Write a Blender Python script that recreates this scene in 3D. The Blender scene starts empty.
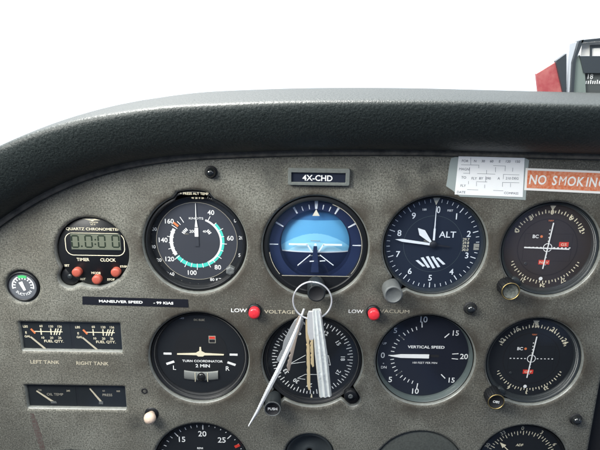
import bpy, bmesh, math, random
from mathutils import Vector, Matrix
R_ = math.radians
random.seed(7)
sc = bpy.context.scene
col = sc.collection

# ------------------------------------------------------------------ camera
PITCH, ROLL, DIST, FPX = 16.0, 0.9, 0.470, 583.0
cam_d = bpy.data.cameras.new("camera"); cam = bpy.data.objects.new("camera", cam_d); col.objects.link(cam)
cam_d.sensor_width = 36; cam_d.lens = 36 * FPX / 600; cam_d.clip_start = 0.01; cam_d.clip_end = 200
CO = Vector((0, -DIST * math.cos(R_(PITCH)), DIST * math.sin(R_(PITCH))))
CM = (Matrix.Rotation(R_(90 - PITCH), 3, 'X') @ Matrix.Rotation(R_(ROLL), 3, 'Z'))
cam.matrix_world = Matrix.Translation(CO) @ CM.to_4x4()
sc.camera = cam

# ------------------------------------------------------------------ world: bright outdoors through the windscreen, dim cabin behind
w = bpy.data.worlds.new("World"); sc.world = w; w.use_nodes = True
wn, wl = w.node_tree.nodes, w.node_tree.links; wn.clear()
wo = wn.new('ShaderNodeOutputWorld'); wb = wn.new('ShaderNodeBackground'); wl.new(wb.outputs[0], wo.inputs[0])
tc = wn.new('ShaderNodeTexCoord'); sp = wn.new('ShaderNodeSeparateXYZ'); wl.new(tc.outputs['Generated'], sp.inputs[0])
def ramp(inp, stops):
    r = wn.new('ShaderNodeValToRGB'); wl.new(inp, r.inputs[0]); e = r.color_ramp.elements
    while len(e) < len(stops): e.new(0.5)
    for q, (p, c) in zip(e, stops): q.position = p; q.color = (*c, 1)
    return r.outputs[0]
def mr(inp):
    m = wn.new('ShaderNodeMapRange'); wl.new(inp, m.inputs[0]); m.inputs[1].default_value = -1; m.inputs[2].default_value = 1
    return m.outputs[0]
rear0 = ramp(mr(sp.outputs['Z']), [(0.0, (.02, .02, .02)), (0.30, (.05, .055, .06)), (0.42, (.09, .10, .11)), (0.52, (.13, .135, .13)), (0.75, (.18, .18, .17)), (1.0, (.20, .20, .19))])
wnz = wn.new('ShaderNodeTexNoise'); wl.new(tc.outputs['Generated'], wnz.inputs['Vector']); wnz.inputs['Scale'].default_value = 5.5; wnz.inputs['Detail'].default_value = 1.5
blot = ramp(wnz.outputs[0], [(0.42, (.35, .30, .26)), (0.52, (.6, .62, .68)), (0.575, (1.8, 2.6, 4.6)), (0.66, (3.0, 3.6, 5.0))])  # random blue blots added behind the camera for the glass to reflect
rm = wn.new('ShaderNodeMix'); rm.data_type = 'RGBA'; rm.blend_type = 'MULTIPLY'; rm.inputs[0].default_value = 1; wl.new(rear0, rm.inputs[6]); wl.new(blot, rm.inputs[7]); rear = rm.outputs[2]
fr = wn.new('ShaderNodeMapRange'); fr.interpolation_type = 'SMOOTHSTEP'
wl.new(sp.outputs['Y'], fr.inputs[0]); fr.inputs[1].default_value = -0.05; fr.inputs[2].default_value = 0.45
mx = wn.new('ShaderNodeMix'); mx.data_type = 'RGBA'; wl.new(fr.outputs[0], mx.inputs[0]); wl.new(rear, mx.inputs[6]); mx.inputs[7].default_value = (1.10, 1.2, 1.32, 1)
wl.new(mx.outputs[2], wb.inputs[0]); wb.inputs[1].default_value = 1.0

def area(name, loc, target, size, power, colr):
    l = bpy.data.lights.new(name, 'AREA'); l.shape = 'RECTANGLE'; l.size, l.size_y = size; l.energy = power; l.color = colr
    o = bpy.data.objects.new(name, l); col.objects.link(o); o.location = loc
    o.rotation_euler = (Vector(target) - Vector(loc)).to_track_quat('-Z', 'Y').to_euler()
area('side_window_light', (-0.46, -0.36, 0.36), (-.15, 0, 0.07), (.30, .26), 6.6, (1, .99, .93))
area('overhead_light', (0.0, -0.36, 0.60), (0, 0, .05), (.6, .26), 4.3, (.98, 1, .96))  # added lamp overhead, not a window, to light the cutout lips
area('right_window_light', (1.1, -0.5, 0.42), (.05, 0, 0.02), (.6, .5), 1.0, (.92, .96, 1))
sun_d = bpy.data.lights.new('sun', 'SUN'); sun_d.energy = 11.5; sun_d.angle = R_(.5); sun_d.color = (1, .97, .92)
sun = bpy.data.objects.new('sun', sun_d); col.objects.link(sun)
sun.rotation_euler = Vector((0.35, -.55, -1.25)).to_track_quat('-Z', 'Y').to_euler()

vs = sc.view_settings; sc.display_settings.display_device = 'sRGB'
vs.view_transform = 'Standard'; vs.look = 'None'; vs.exposure = 0.3; vs.gamma = 1
sc.cycles.use_denoising = True
sc.cycles.max_bounces = 10; sc.cycles.transparent_max_bounces = 16

# ------------------------------------------------------------------ helpers
def P(px, py, depth=0.0):
    """point on the plane y = depth (metres) seen at a photo pixel"""
    d = CM @ Vector(((px - 300) / FPX, -(py - 225) / FPX, -1))
    t = (depth - CO.y) / d.y
    return CO + d * t
def mmpx(px, py, depth=0.0):
    return (P(px + .5, py, depth) - P(px - .5, py, depth)).length * 1000

def mat(name, colr, rough=.5, metal=0, spec=.5, bump=None, spk=None, emis=None, coat=0, trans=0, alpha=1):
    m = bpy.data.materials.new(name); m.use_nodes = True
    nt = m.node_tree; b = nt.nodes['Principled BSDF']
    b.inputs['Base Color'].default_value = (*colr, 1); b.inputs['Roughness'].default_value = rough
    b.inputs['Metallic'].default_value = metal; b.inputs['Specular IOR Level'].default_value = spec
    b.inputs['Coat Weight'].default_value = coat; b.inputs['Transmission Weight'].default_value = trans
    b.inputs['Alpha'].default_value = alpha
    tcn = nt.nodes.new('ShaderNodeTexCoord')
    def noise(scale, det=3, ro=.6):
        n = nt.nodes.new('ShaderNodeTexNoise'); n.inputs['Scale'].default_value = scale; n.inputs['Detail'].default_value = det
        n.inputs['Roughness'].default_value = ro; nt.links.new(tcn.outputs['Object'], n.inputs['Vector']); return n
    if bump:
        n = noise(bump[0]); bp = nt.nodes.new('ShaderNodeBump'); bp.inputs['Strength'].default_value = bump[1]
        bp.inputs['Distance'].default_value = bump[2]; nt.links.new(n.outputs[0], bp.inputs['Height']); nt.links.new(bp.outputs[0], b.inputs['Normal'])
    if spk:   # (scale, other colour, amount)
        n = noise(spk[0], 4, .7); r = nt.nodes.new('ShaderNodeMapRange'); r.inputs[1].default_value = .38; r.inputs[2].default_value = .68
        r.inputs[4].default_value = spk[2]; nt.links.new(n.outputs[0], r.inputs[0])
        x = nt.nodes.new('ShaderNodeMix'); x.data_type = 'RGBA'; x.inputs[6].default_value = (*colr, 1); x.inputs[7].default_value = (*spk[1], 1)
        nt.links.new(r.outputs[0], x.inputs[0]); nt.links.new(x.outputs[2], b.inputs['Base Color'])
    return m
def glass_mat(name, tint=(1, 1, 1), rough=.02, ior=1.5, hazec=None):
    m = bpy.data.materials.new(name); m.use_nodes = True; nt = m.node_tree; nt.nodes.clear()
    o = nt.nodes.new('ShaderNodeOutputMaterial'); mxs = nt.nodes.new('ShaderNodeMixShader'); f = nt.nodes.new('ShaderNodeFresnel')
    t = nt.nodes.new('ShaderNodeBsdfTransparent'); g = nt.nodes.new('ShaderNodeBsdfGlossy')
    gn = nt.nodes.new('ShaderNodeNewGeometry'); io = nt.nodes.new('ShaderNodeMapRange')   # a thin pane reflects the same from both sides
    io.inputs[3].default_value = ior; io.inputs[4].default_value = 1 / ior
    nt.links.new(gn.outputs['Backfacing'], io.inputs[0]); nt.links.new(io.outputs[0], f.inputs[0]); t.inputs[0].default_value = (*tint, 1); g.inputs['Roughness'].default_value = rough
    nt.links.new(f.outputs[0], mxs.inputs[0]); nt.links.new(t.outputs[0], mxs.inputs[1]); nt.links.new(g.outputs[0], mxs.inputs[2])
    out = mxs.outputs[0]
    if hazec:   # thin dust film; blue and brown tints paint reflections into it
        d = nt.nodes.new('ShaderNodeBsdfDiffuse'); d.inputs[0].default_value = (*hazec[0], 1)
        n = nt.nodes.new('ShaderNodeTexNoise'); n.inputs['Scale'].default_value = 45; n.inputs['Detail'].default_value = 4
        tcn = nt.nodes.new('ShaderNodeTexCoord'); nt.links.new(tcn.outputs['Object'], n.inputs['Vector'])
        mr_ = nt.nodes.new('ShaderNodeMapRange'); mr_.inputs[3].default_value = hazec[1] * .5; mr_.inputs[4].default_value = hazec[1] * 1.5
        nt.links.new(n.outputs[0], mr_.inputs[0]); m2 = nt.nodes.new('ShaderNodeMixShader')
        nt.links.new(mr_.outputs[0], m2.inputs[0]); nt.links.new(out, m2.inputs[1]); nt.links.new(d.outputs[0], m2.inputs[2]); out = m2.outputs[0]
    nt.links.new(out, o.inputs[0]); return m

class MB:
    """collects shapes (millimetres, x right, y away from the camera, z up) into ONE mesh"""
    def __init__(s): s.v = []; s.f = []; s.m = []; s.mats = []; s.sm = []
    def mi(s, m):
        if m not in s.mats: s.mats.append(m)
        return s.mats.index(m)
    def add(s, vs_, fs, m, smooth=False):
        b = len(s.v); s.v += [tuple(a) for a in vs_]; k = s.mi(m)
        for f in fs: s.f.append([b + i for i in f]); s.m.append(k); s.sm.append(smooth)
    def lathe(s, prof, m, seg=72, c=(0, 0), smooth=True, radf=None, cap=False, tilt=None):
        n = len(prof); vs_ = []
        for i in range(seg):
            a = 2 * math.pi * i / seg
            for (r, y) in prof:
                rr = r * (radf(a, r, y) if radf else 1)
                vs_.append(Vector((c[0] + rr * math.sin(a), y, c[1] + rr * math.cos(a))))
        if tilt: vs_ = [tilt @ q for q in vs_]
        fs = []
        for i in range(seg):
            j = (i + 1) % seg
            for k in range(n - 1): fs.append((i * n + k, i * n + k + 1, j * n + k + 1, j * n + k))
        if cap: fs.append([i * n + n - 1 for i in range(seg)][::-1])
        s.add(vs_, fs, m, smooth)
    def poly(s, pts, y, m, thick=0):
        n = len(pts); fr_ = [(p[0], y, p[1]) for p in pts]
        if not thick: s.add(fr_, [list(range(n))], m); return
        bk = [(p[0], y + thick, p[1]) for p in pts]
        s.add(fr_ + bk, [list(range(n)), [n + i for i in range(n)][::-1]] + [(i, n + i, n + (i + 1) % n, (i + 1) % n) for i in range(n)], m)
    def disc(s, r, y, m, c=(0, 0), seg=64): s.poly([(c[0] + r * math.sin(2 * math.pi * i / seg), c[1] + r * math.cos(2 * math.pi * i / seg)) for i in range(seg)], y, m)
    def arc(s, r0, r1, a0, a1, y, m, c=(0, 0), n=48):
        vs_ = []; fs = []
        for i in range(n + 1):
            a = R_(a0 + (a1 - a0) * i / n)
            vs_ += [(c[0] + r0 * math.sin(a), y, c[1] + r0 * math.cos(a)), (c[0] + r1 * math.sin(a), y, c[1] + r1 * math.cos(a))]
            if i: fs.append((2 * i - 2, 2 * i - 1, 2 * i + 1, 2 * i))
        s.add(vs_, fs, m)
    def line(s, p0, p1, w_, y, m, w1=None, thick=0):
        p0 = Vector(p0); p1 = Vector(p1); d = (p1 - p0).normalized(); n = Vector((-d.y, d.x)); w1 = w_ if w1 is None else w1
        s.poly([p0 - n * w_ / 2, p1 - n * w1 / 2, p1 + n * w1 / 2, p0 + n * w_ / 2], y, m, thick)
    def tick(s, ang, r0, r1, w_, y, m, c=(0, 0), w1=None):
        a = R_(ang); u = (math.sin(a), math.cos(a))
        s.line((c[0] + r0 * u[0], c[1] + r0 * u[1]), (c[0] + r1 * u[0], c[1] + r1 * u[1]), w_, y, m, w1)
    def text(s, t, x, z, cap, y, m, rot=0, bold=0.0, sx=1.0, shear=0):
        vs_, fs = text_mesh(t, bold if bold > .015 or 'M' in t else bold + .008, shear)
        c, sn = math.cos(R_(rot)), math.sin(R_(rot)); k = cap / .69; bold = bold
        s.add([(x + c * a * k * sx - sn * b * k, y, z + sn * a * k * sx + c * b * k) for a, b in vs_], fs, m)
    def ptext(s, t, ang, r, cap, y, m, c=(0, 0), radial=False, **kw):
        a = R_(ang); s.text(t, c[0] + r * math.sin(a), c[1] + r * math.cos(a), cap, y, m, rot=-ang if radial else 0, **kw)
    def box(s, x0, x1, y0, y1, z0, z1, m):
        s.poly([(x0, z0), (x1, z0), (x1, z1), (x0, z1)], y0, m, y1 - y0)
    def build(s, name, parent=None, loc=None, bevel=0, lab=None):
        me = bpy.data.meshes.new(name)
        me.from_pydata([(a / 1000, b / 1000, c / 1000) for a, b, c in s.v], [], s.f)
        for m in s.mats: me.materials.append(m)
        for p, k, q in zip(me.polygons, s.m, s.sm): p.material_index = k; p.use_smooth = q
        me.update()
        o = bpy.data.objects.new(name, me); col.objects.link(o)
        if parent: o.parent = parent
        if loc is not None: o.location = loc
        if bevel:
            b = o.modifiers.new('bevel', 'BEVEL'); b.width = bevel / 1000; b.segments = 3; b.limit_method = 'ANGLE'
        if lab: o['label'] = lab
        return o
_tc = {}
def text_mesh(t, bold=0.0, shear=0):
    k = (t, bold, shear)
    if k in _tc: return _tc[k]
    cu = bpy.data.curves.new('t', 'FONT'); cu.body = t; cu.size = 1; cu.offset = bold; cu.resolution_u = 3; cu.shear = shear
    o = bpy.data.objects.new('t', cu); col.objects.link(o)
    dg = bpy.context.evaluated_depsgraph_get(); me = o.evaluated_get(dg).to_mesh()
    vs_ = [(v.co.x, v.co.y) for v in me.vertices]; fs = [tuple(p.vertices) for p in me.polygons]
    cx = (min(a for a, b in vs_) + max(a for a, b in vs_)) / 2; cy = (min(b for a, b in vs_) + max(b for a, b in vs_)) / 2
    o.evaluated_get(dg).to_mesh_clear(); bpy.data.objects.remove(o); bpy.data.curves.remove(cu)
    _tc[k] = ([(a - cx, b - cy) for a, b in vs_], fs); return _tc[k]
def tag(o, label, cat, group=None):
    o['label'] = label; o['category'] = cat
    if group: o['group'] = group
    return o
def empty(name, loc, label, cat, group=None):
    o = bpy.data.objects.new(name, None); o.empty_display_size = .01; col.objects.link(o); o.location = loc
    return tag(o, label, cat, group)

# ------------------------------------------------------------------ materials
def panel_material():
    m = bpy.data.materials.new('grained_panel_plastic'); m.use_nodes = True; nt = m.node_tree; N = nt.nodes; L = nt.links
    b = N['Principled BSDF']; b.inputs['Roughness'].default_value = .55; b.inputs['Specular IOR Level'].default_value = .45
    t = N.new('ShaderNodeTexCoord')
    def noise(s, d=3, ro=.6):
        n = N.new('ShaderNodeTexNoise'); n.inputs['Scale'].default_value = s; n.inputs['Detail'].default_value = d; n.inputs['Roughness'].default_value = ro
        L.new(t.outputs['Object'], n.inputs['Vector']); return n.outputs[0]
    def rng(i, a, b_, c, d):
        r = N.new('ShaderNodeMapRange'); L.new(i, r.inputs[0])
        for q, v in zip((1, 2, 3, 4), (a, b_, c, d)): r.inputs[q].default_value = v
        return r.outputs[0]
    def mixc(f, a, c):
        x = N.new('ShaderNodeMix'); x.data_type = 'RGBA'; L.new(f, x.inputs[0])
        for s_, v in ((6, a), (7, c)):
            if isinstance(v, tuple): x.inputs[s_].default_value = (*v, 1)
            else: L.new(v, x.inputs[s_])
        return x.outputs[2]
    def math_(op, a, c):
        x = N.new('ShaderNodeMath'); x.operation = op
        for s_, v in ((0, a), (1, c)):
            if isinstance(v, (int, float)): x.inputs[s_].default_value = v
            else: L.new(v, x.inputs[s_])
        return x.outputs[0]
    base = mixc(rng(noise(11, 3), .35, .68, 0, 1), (.245, .246, .212), (.130, .122, .100))
    base = mixc(rng(noise(7, 4, .6), .44, .64, 0, .60), base, (.070, .068, .058))
    base = mixc(rng(noise(42, 5, .75), .50, .68, 0, .42), base, (.060, .054, .044))
    mp = N.new('ShaderNodeMapping'); L.new(t.outputs['Object'], mp.inputs[0]); mp.inputs['Rotation'].default_value = (0, .5, 0); mp.inputs['Scale'].default_value = (14, 1, 160)
    sn_ = N.new('ShaderNodeTexNoise'); sn_.inputs['Scale'].default_value = 3; sn_.inputs['Detail'].default_value = 3; L.new(mp.outputs[0], sn_.inputs['Vector'])
    base = mixc(rng(sn_.outputs[0], .68, .73, 0, .35), base, (.34, .34, .30))
    base = mixc(rng(noise(760, 2, .8), .42, .62, 0, .85), base, (.050, .050, .042))
    base = mixc(rng(noise(900, 2, .8), .55, .68, 0, .5), base, (.42, .41, .35))
    # hand dirt: fixed smudges beside fittings
    dirt = None
    geo = N.new('ShaderNodeNewGeometry')
    for (px, py, r) in DIRT:
        p = P(px, py, 0); k = mmpx(px, py) / 1000
        vm = N.new('ShaderNodeVectorMath'); vm.operation = 'DISTANCE'; L.new(geo.outputs['Position'], vm.inputs[0]); vm.inputs[1].default_value = (p.x, 0, p.z)
        f = rng(vm.outputs['Value'], r * k * .35, r * k, 1, 0)
        dirt = f if dirt is None else math_('MAXIMUM', dirt, f)
    hole_ring = None  # brown darkening around the gauge cutouts, fading outward
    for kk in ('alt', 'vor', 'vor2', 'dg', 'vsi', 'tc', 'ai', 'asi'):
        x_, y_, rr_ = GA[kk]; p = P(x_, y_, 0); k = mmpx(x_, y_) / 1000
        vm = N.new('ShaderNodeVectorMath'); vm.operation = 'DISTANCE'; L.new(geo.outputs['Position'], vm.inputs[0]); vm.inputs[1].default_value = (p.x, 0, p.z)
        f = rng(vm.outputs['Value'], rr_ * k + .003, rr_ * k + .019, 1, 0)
        hole_ring = f if hole_ring is None else math_('MAXIMUM', hole_ring, f)
    base = mixc(math_('MULTIPLY', math_('MULTIPLY', hole_ring, rng(noise(34, 4, .65), .36, .60, .12, 1)), .88), base, (.050, .042, .032))
    dn = rng(noise(120, 3, .6), .30, .60, .35, 1)
    base = mixc(math_('MULTIPLY', math_('MULTIPLY', dirt, dn), .55), base, (.030, .032, .030))
    L.new(base, b.inputs['Base Color'])
    bp = N.new('ShaderNodeBump'); bp.inputs['Strength'].default_value = .4; bp.inputs['Distance'].default_value = .0005
    L.new(noise(900, 3, .8), bp.inputs['Height']); L.new(bp.outputs[0], b.inputs['Normal'])
    return m
DIRT = [(272, 176, 17), (363, 176, 17), (212, 173, 12), (470, 309, 11), (576, 419, 11), (144, 392, 6), (136, 423, 12), (255, 309, 13), (373, 311, 13),
        (383, 287, 15), (404, 183, 12), (430, 190, 14), (500, 404, 12), (425, 170, 10), (500, 288, 10), (262, 402, 12), (388, 300, 8), (150, 416, 9)]
GA = dict(asi=(195.5, 244, 51.5), ai=(315.5, 247, 53), alt=(434.5, 246.5, 52), vor=(550, 249.5, 49.5), tc=(199.5, 357.5, 49.5), dg=(312.5, 361.5, 50),
          vsi=(424.8, 360, 49.5), vor2=(533.5, 361.5, 48), clk=(93, 252, 36.5), suc=(24, 285.5, 16.5), tach=(202, 464, 48), adf=(521, 464, 46), blank=(418, 470, 46), hub=(309.5, 454.5, 25), low=(75, 477, 32))
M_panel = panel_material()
M_lip = mat('worn_smooth_lip', (.20, .21, .195), .34, spec=.7, bump=(500, .25, .0004), spk=(260, (.11, .115, .105), .7))
M_vinyl = mat('black_vinyl', (.010, .0145, .014), .50, spec=.42, bump=(480, .45, .0016), spk=(900, (.07, .085, .085), .35))
M_blk = mat('black_satin', (.008, .009, .011), .42, spec=.4, bump=(300, .1, .0003))
M_blk2 = mat('black_matte', (.010, .010, .012), .65)
M_void = mat('dark_interior', (.004, .004, .005), .8)
M_grey = mat('grey_green_enamel', (.07, .09, .09), .38, bump=(200, .12, .0003))
M_dgrey = mat('dark_grey_enamel', (.022, .027, .030), .35, bump=(200, .12, .0003))
M_kf = mat('knob_face_worn', (.15, .16, .14), .55, spk=(380, (.04, .045, .04), 1.0))
M_dial = mat('dial_black', (.007, .009, .012), .55)
M_dialb = mat('dial_navy', (.008, .013, .024), .55)
M_dialv = mat('dial_blue_black', (.006, .008, .017), .5)
M_dialbr = mat('dial_brown_black', (.020, .017, .017), .55)
M_white = mat('white_print', (.90, .91, .90), .6)
M_cream = mat('cream_print', (.85, .78, .58), .6)
M_dim = mat('worn_print', (.36, .34, .28), .6)
M_tan = mat('tan_print', (.55, .50, .38), .6)
M_teal = mat('teal_arc', (.07, .62, .52), .5)
M_orange = mat('orange_paint', (.75, .22, .08), .5)
M_red = mat('red_flag', (.72, .05, .03), .5)
M_green = mat('green_arc', (.05, .60, .16), .5)
M_metal = mat('steel', (.78, .78, .80), .25, metal=.6, bump=(150, .1, .0003))
M_worn = mat('worn_aluminium', (.13, .14, .14), .5, metal=.2, bump=(350, .4, .0004), spk=(300, (.16, .17, .17), .7))
M_brass = mat('brass', (.82, .66, .40), .30, metal=.4, bump=(200, .3, .0004))
M_gold = mat('gold_ring', (.62, .46, .20), .4, metal=1)
M_btn = mat('red_button', (.42, .09, .06), .45)
M_lens = mat('red_lens', (.75, .035, .05), .3, coat=.3)
M_knobc = mat('cream_knob', (.74, .58, .46), .4)
M_glass = glass_mat('gauge_glass', hazec=((.45, .5, .6), .007))
M_glassc = glass_mat('gauge_glass_dusty', hazec=((.50, .52, .62), .08))
M_glassb = glass_mat('gauge_glass_blue_reflection', tint=(.92, .95, 1), hazec=((.22, .32, .60), .020))
M_glassw = glass_mat('gauge_glass_brown_reflection', hazec=((.55, .42, .40), .030))

# ------------------------------------------------------------------ glareshield and panel outlines
EDGE = [(-150, 420), (-95, 338), (-60, 285), (-28, 250), (0, 226), (25, 209), (50, 195), (78, 182.5), (110, 172), (145, 164.5), (185, 159.5), (235, 157), (300, 155), (370, 154.5), (440, 155), (520, 157), (600, 159), (760, 163)]
def catmull(pts, n=10):
    out = []
    for i in range(len(pts) - 1):
        p0 = pts[max(i - 1, 0)]; p1 = pts[i]; p2 = pts[i + 1]; p3 = pts[min(i + 2, len(pts) - 1)]
        for k in range(n):
            t = k / n
            out.append(tuple(.5 * (2 * p1[j] + (p2[j] - p0[j]) * t + (2 * p0[j] - 5 * p1[j] + 4 * p2[j] - p3[j]) * t * t + (3 * p1[j] - p0[j] - 3 * p2[j] + p3[j]) * t ** 3) for j in range(2)))
    out.append(tuple(pts[-1])); return out
edge = [(p.x * 1000, p.z * 1000) for p in (P(a, b) for a, b in catmull(EDGE))]
def normals(pts):
    o = []
    for i in range(len(pts)):
        a = Vector(pts[max(i - 1, 0)]); b = Vector(pts[min(i + 1, len(pts) - 1)]); d = (b - a).normalized(); o.append(Vector((-d.y, d.x)))
    return o
en = normals(edge)

gs = MB()
# (outward, depth) around the roll
prof = [(3.6, 6), (3.9, -2.0), (4.3, -4.4), (4.9, -6.4), (5.4, -8.2), (7.0, -13), (10, -19), (15, -24.5), (21, -29), (27, -32.5), (32, -35), (37.5, -37.0), (41.2, -37.3), (43.2, -36.2), (44.1, -33.0), (44.6, -27), (45.1, -18), (45.6, -8), (46.2, 4), (46.9, 30), (46.6, 80), (44, 140), (40, 210), (30, 212), (10, 212)]
GN = len(prof)
vs_ = []
for (p, n) in zip(edge, en):
    kx_ = 1 + .13 * max(0, min(1, (-120 - p[0]) / 130))
    for (o_, y_) in prof:
        o_ = 4 + (o_ - 4) * kx_
        vs_.append((p[0] + n.x * o_, y_, p[1] + n.y * o_))
fs = [(i * GN + k, (i + 1) * GN + k, (i + 1) * GN + k + 1, i * GN + k + 1) for i in range(len(edge) - 1) for k in range(GN - 1)]
gs.add(vs_, fs, M_vinyl, True)
glare = gs.build('glareshield')
tag(glare, 'padded black grained vinyl glareshield arching over the whole instrument panel', 'glareshield')
sd = glare.modifiers.new('smooth', 'SUBSURF'); sd.levels = sd.render_levels = 1

M_trim = mat('smooth_grey_trim', (.22, .20, .165), .9, spec=.0, bump=(300, .25, .0004), spk=(90, (.05, .055, .052), .7))
tr = MB(); tp = [(-.3, 4), (-.6, -.4), (-.1, -1.5), (1.0, -2.2), (2.2, -2.0), (3.2, -1.2), (3.8, -.8), (6, -.6), (6, 4)]; TN = len(tp)
tr.add([(p[0] + n.x * o_, y_, p[1] + n.y * o_) for p, n in zip(edge, en) for o_, y_ in tp], [(i * TN + k, (i + 1) * TN + k, (i + 1) * TN + k + 1, i * TN + k + 1) for i in range(len(edge) - 1) for k in range(TN - 1)], M_trim, True)
tr.build('trim_strip', glare)

# ---- gauge positions: (photo centre x, y, radius px)
G = {}
for k, (x, y, r) in GA.items():
    p = P(x, y, .003); G[k] = (p, r * mmpx(x, y, .003))
def local(k, px, py, depth=0.0):       # mm, relative to the gauge centre
    p = P(px, py, depth / 1000); c = G[k][0]; return ((p.x - c.x) * 1000, (p.z - c.z) * 1000)

def outline(k, extra=0, ears=(), bump=None, n=120):
    R = G[k][1] + extra; out = []
    for i in range(n):
        a = 2 * math.pi * i / n; u = Vector((math.sin(a), math.cos(a))); r = R
        for (ex, ez, er) in ears:
            c = Vector((ex, ez)); er += 0; q = u.dot(c); disc = q * q - c.length_squared + (er + extra) ** 2
            if disc > 0 and q > 0: r = max(r, q + math.sqrt(disc))
        if bump:
            d = (math.degrees(a) + 180) % 360 - 180
            r += bump[1] * max(0, min(1, (bump[0] - abs(d)) / 5))
        out.append((r * u.x, r * u.y))
    return out
EARS = {'clk': [(*local('clk', 68, 278.5, 0), 8.6)], 'dg': [(*local('dg', 352, 398, 3), 7.2), (*local('dg', 270, 402, 3), 6.5)],
        'alt': [(*local('alt', 396, 285, 3), 6.5)], 'vor': [(*local('vor', 515, 284, 3), 6.2)], 'vor2': [(*local('vor2', 500, 394, 3), 6.2)]}
BUMP = {'asi': (23, 3.2)}
LIP = 3.6
cu = bpy.data.curves.new('instrument_panel', 'CURVE'); cu.dimensions = '2D'; cu.fill_mode = 'BOTH'
cu.extrude = .0006; cu.bevel_depth = LIP / 1000; cu.bevel_resolution = 5
def spline(pts):
    s = cu.splines.new('POLY'); s.points.add(len(pts) - 1); s.use_cyclic_u = True
    for q, p in zip(s.points, pts): q.co = (p[0] / 1000, p[1] / 1000, 0, 1)
# outer outline: inside the glareshield edge by the lip
xr = P(598.5, 398).x * 1000
top = [(p[0] - n.x * (LIP + .4), p[1] - n.y * (LIP + .4)) for p, n in zip(edge, en)]
top = [p for p in top if p[0] < xr - LIP]
zb = P(300, 560).z * 1000
spline(top + [(xr - LIP, top[-1][1]), (xr - LIP, zb), (top[0][0], zb)])
for k in G:
    c = G[k][0]
    if k == 'blank': continue
    spline([(c.x * 1000 + a, c.z * 1000 + b) for a, b in outline(k, LIP - .3, EARS.get(k, ()), BUMP.get(k))])
c = G['blank'][0]; spline([(c.x * 1000 + a, c.z * 1000 + b) for a, b in outline('blank', LIP - .3)])
def rrect(x0, x1, z0, z1, r, n=5):
    out = []
    for (cx, cz, a0) in ((x1 - r, z1 - r, 0), (x1 - r, z0 + r, 90), (x0 + r, z0 + r, 180), (x0 + r, z1 - r, 270)):
        for i in range(n + 1):
            a = R_(a0 + 90 * i / n); out.append((cx + r * math.sin(a), cz + r * math.cos(a)))
    return out
FU = []
for (x0, y0, x1, y1) in ((22, 322, 121.5, 349.5), (28, 385, 126, 407)):
    a = P(x0, (y0+y1)/2, .003); b = P(x1, (y0+y1)/2, .003); t_ = P((x0+x1)/2, y0, .003); u_ = P((x0+x1)/2, y1, .003)
    q = ((a.x * 1000), (b.x * 1000), u_.z * 1000, t_.z * 1000); FU.append(q)
    e = LIP - .2; spline(rrect(q[0] - e, q[1] + e, q[2] - e, q[3] + e, LIP + .5))
co = bpy.data.objects.new('tmp', cu); col.objects.link(co)
dg_ = bpy.context.evaluated_depsgraph_get(); me = bpy.data.meshes.new_from_object(co.evaluated_get(dg_))
bpy.data.objects.remove(co)
off = (.0006 + LIP / 1000)
for v in me.vertices: x, y, z = v.co; v.co = (x, -z + off, y)
bm = bmesh.new(); bm.from_mesh(me); bmesh.ops.remove_doubles(bm, verts=bm.verts, dist=1e-6); bmesh.ops.recalc_face_normals(bm, faces=bm.faces); bm.to_mesh(me); bm.free()
for p in me.polygons: p.use_smooth = abs(p.normal.y) < .999
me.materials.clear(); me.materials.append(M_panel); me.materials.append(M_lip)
for p in me.polygons:
    if abs(p.normal.y) < .72: p.material_index = 1
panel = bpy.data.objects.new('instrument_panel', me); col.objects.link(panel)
tag(panel, 'worn grey grained plastic instrument panel cover with round cutouts', 'instrument panel')
def pt(px, py, d=0.0):
    p = P(px, py, d / 1000); return p.x * 1000, p.z * 1000
def print_on(name, t, px, py, cap, m, lab=None, **kw):
    mb = MB(); x, z = pt(px, py); mb.text(t, x, z, cap, -.12, m, rot=-.3, **kw); o = mb.build(name, panel); 
    if lab: o['label'] = lab
print_on('lettering', 'LOW', 239, 310.3, 3.3, M_white, 'white LOW left of the low voltage light', bold=.006, sx=1.2)
print_on('lettering', 'VOLTAGE', 279.5, 311.8, 3.1, M_tan, 'worn VOLTAGE lettering', sx=1.3)
print_on('lettering', 'LOW', 356, 311.3, 3.1, M_white, 'white LOW left of the low vacuum light', bold=.004, sx=1.2)
print_on('lettering', 'VACUUM', 394.5, 311.3, 3.1, M_tan, 'worn VACUUM lettering', sx=1.35)
print_on('lettering', 'LEFT TANK', 45, 362, 3.3, M_tan, 'worn LEFT TANK lettering', sx=1.05, bold=.004)
print_on('lettering', 'RIGHT TANK', 92.5, 363.3, 3.3, M_tan, 'worn RIGHT TANK lettering', sx=1.0, bold=.004)
# reddish scuff streak below the lower twin gauge
sk = MB(); M_scuff = mat('red_brown_scuff', (.085, .055, .05), .7, spk=(420, (.12, .12, .105), 1.0))
q = [pt(a, b) for a, b in ((30, 413), (33.5, 413.5), (38, 424), (42, 436), (46, 452), (41, 452), (37, 440), (33, 427))]
sk.poly(q[::-1], -.06, M_scuff); sk.build('scuff_mark', panel)

# firewall behind the cutouts, keeps the inside dark
fw = MB(); fp = [(p[0] + n.x * 12, p[1] + n.y * 12) for p, n in zip(edge, en) if p[0] < xr + 60]; fw.poly(([(fp[0][0], zb)] + fp + [(fp[-1][0], zb)])[::-1], 44, M_void, 2)
tag(fw.build('bulkhead'), 'dark sheet metal bulkhead behind the panel cutouts', 'bulkhead')
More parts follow.
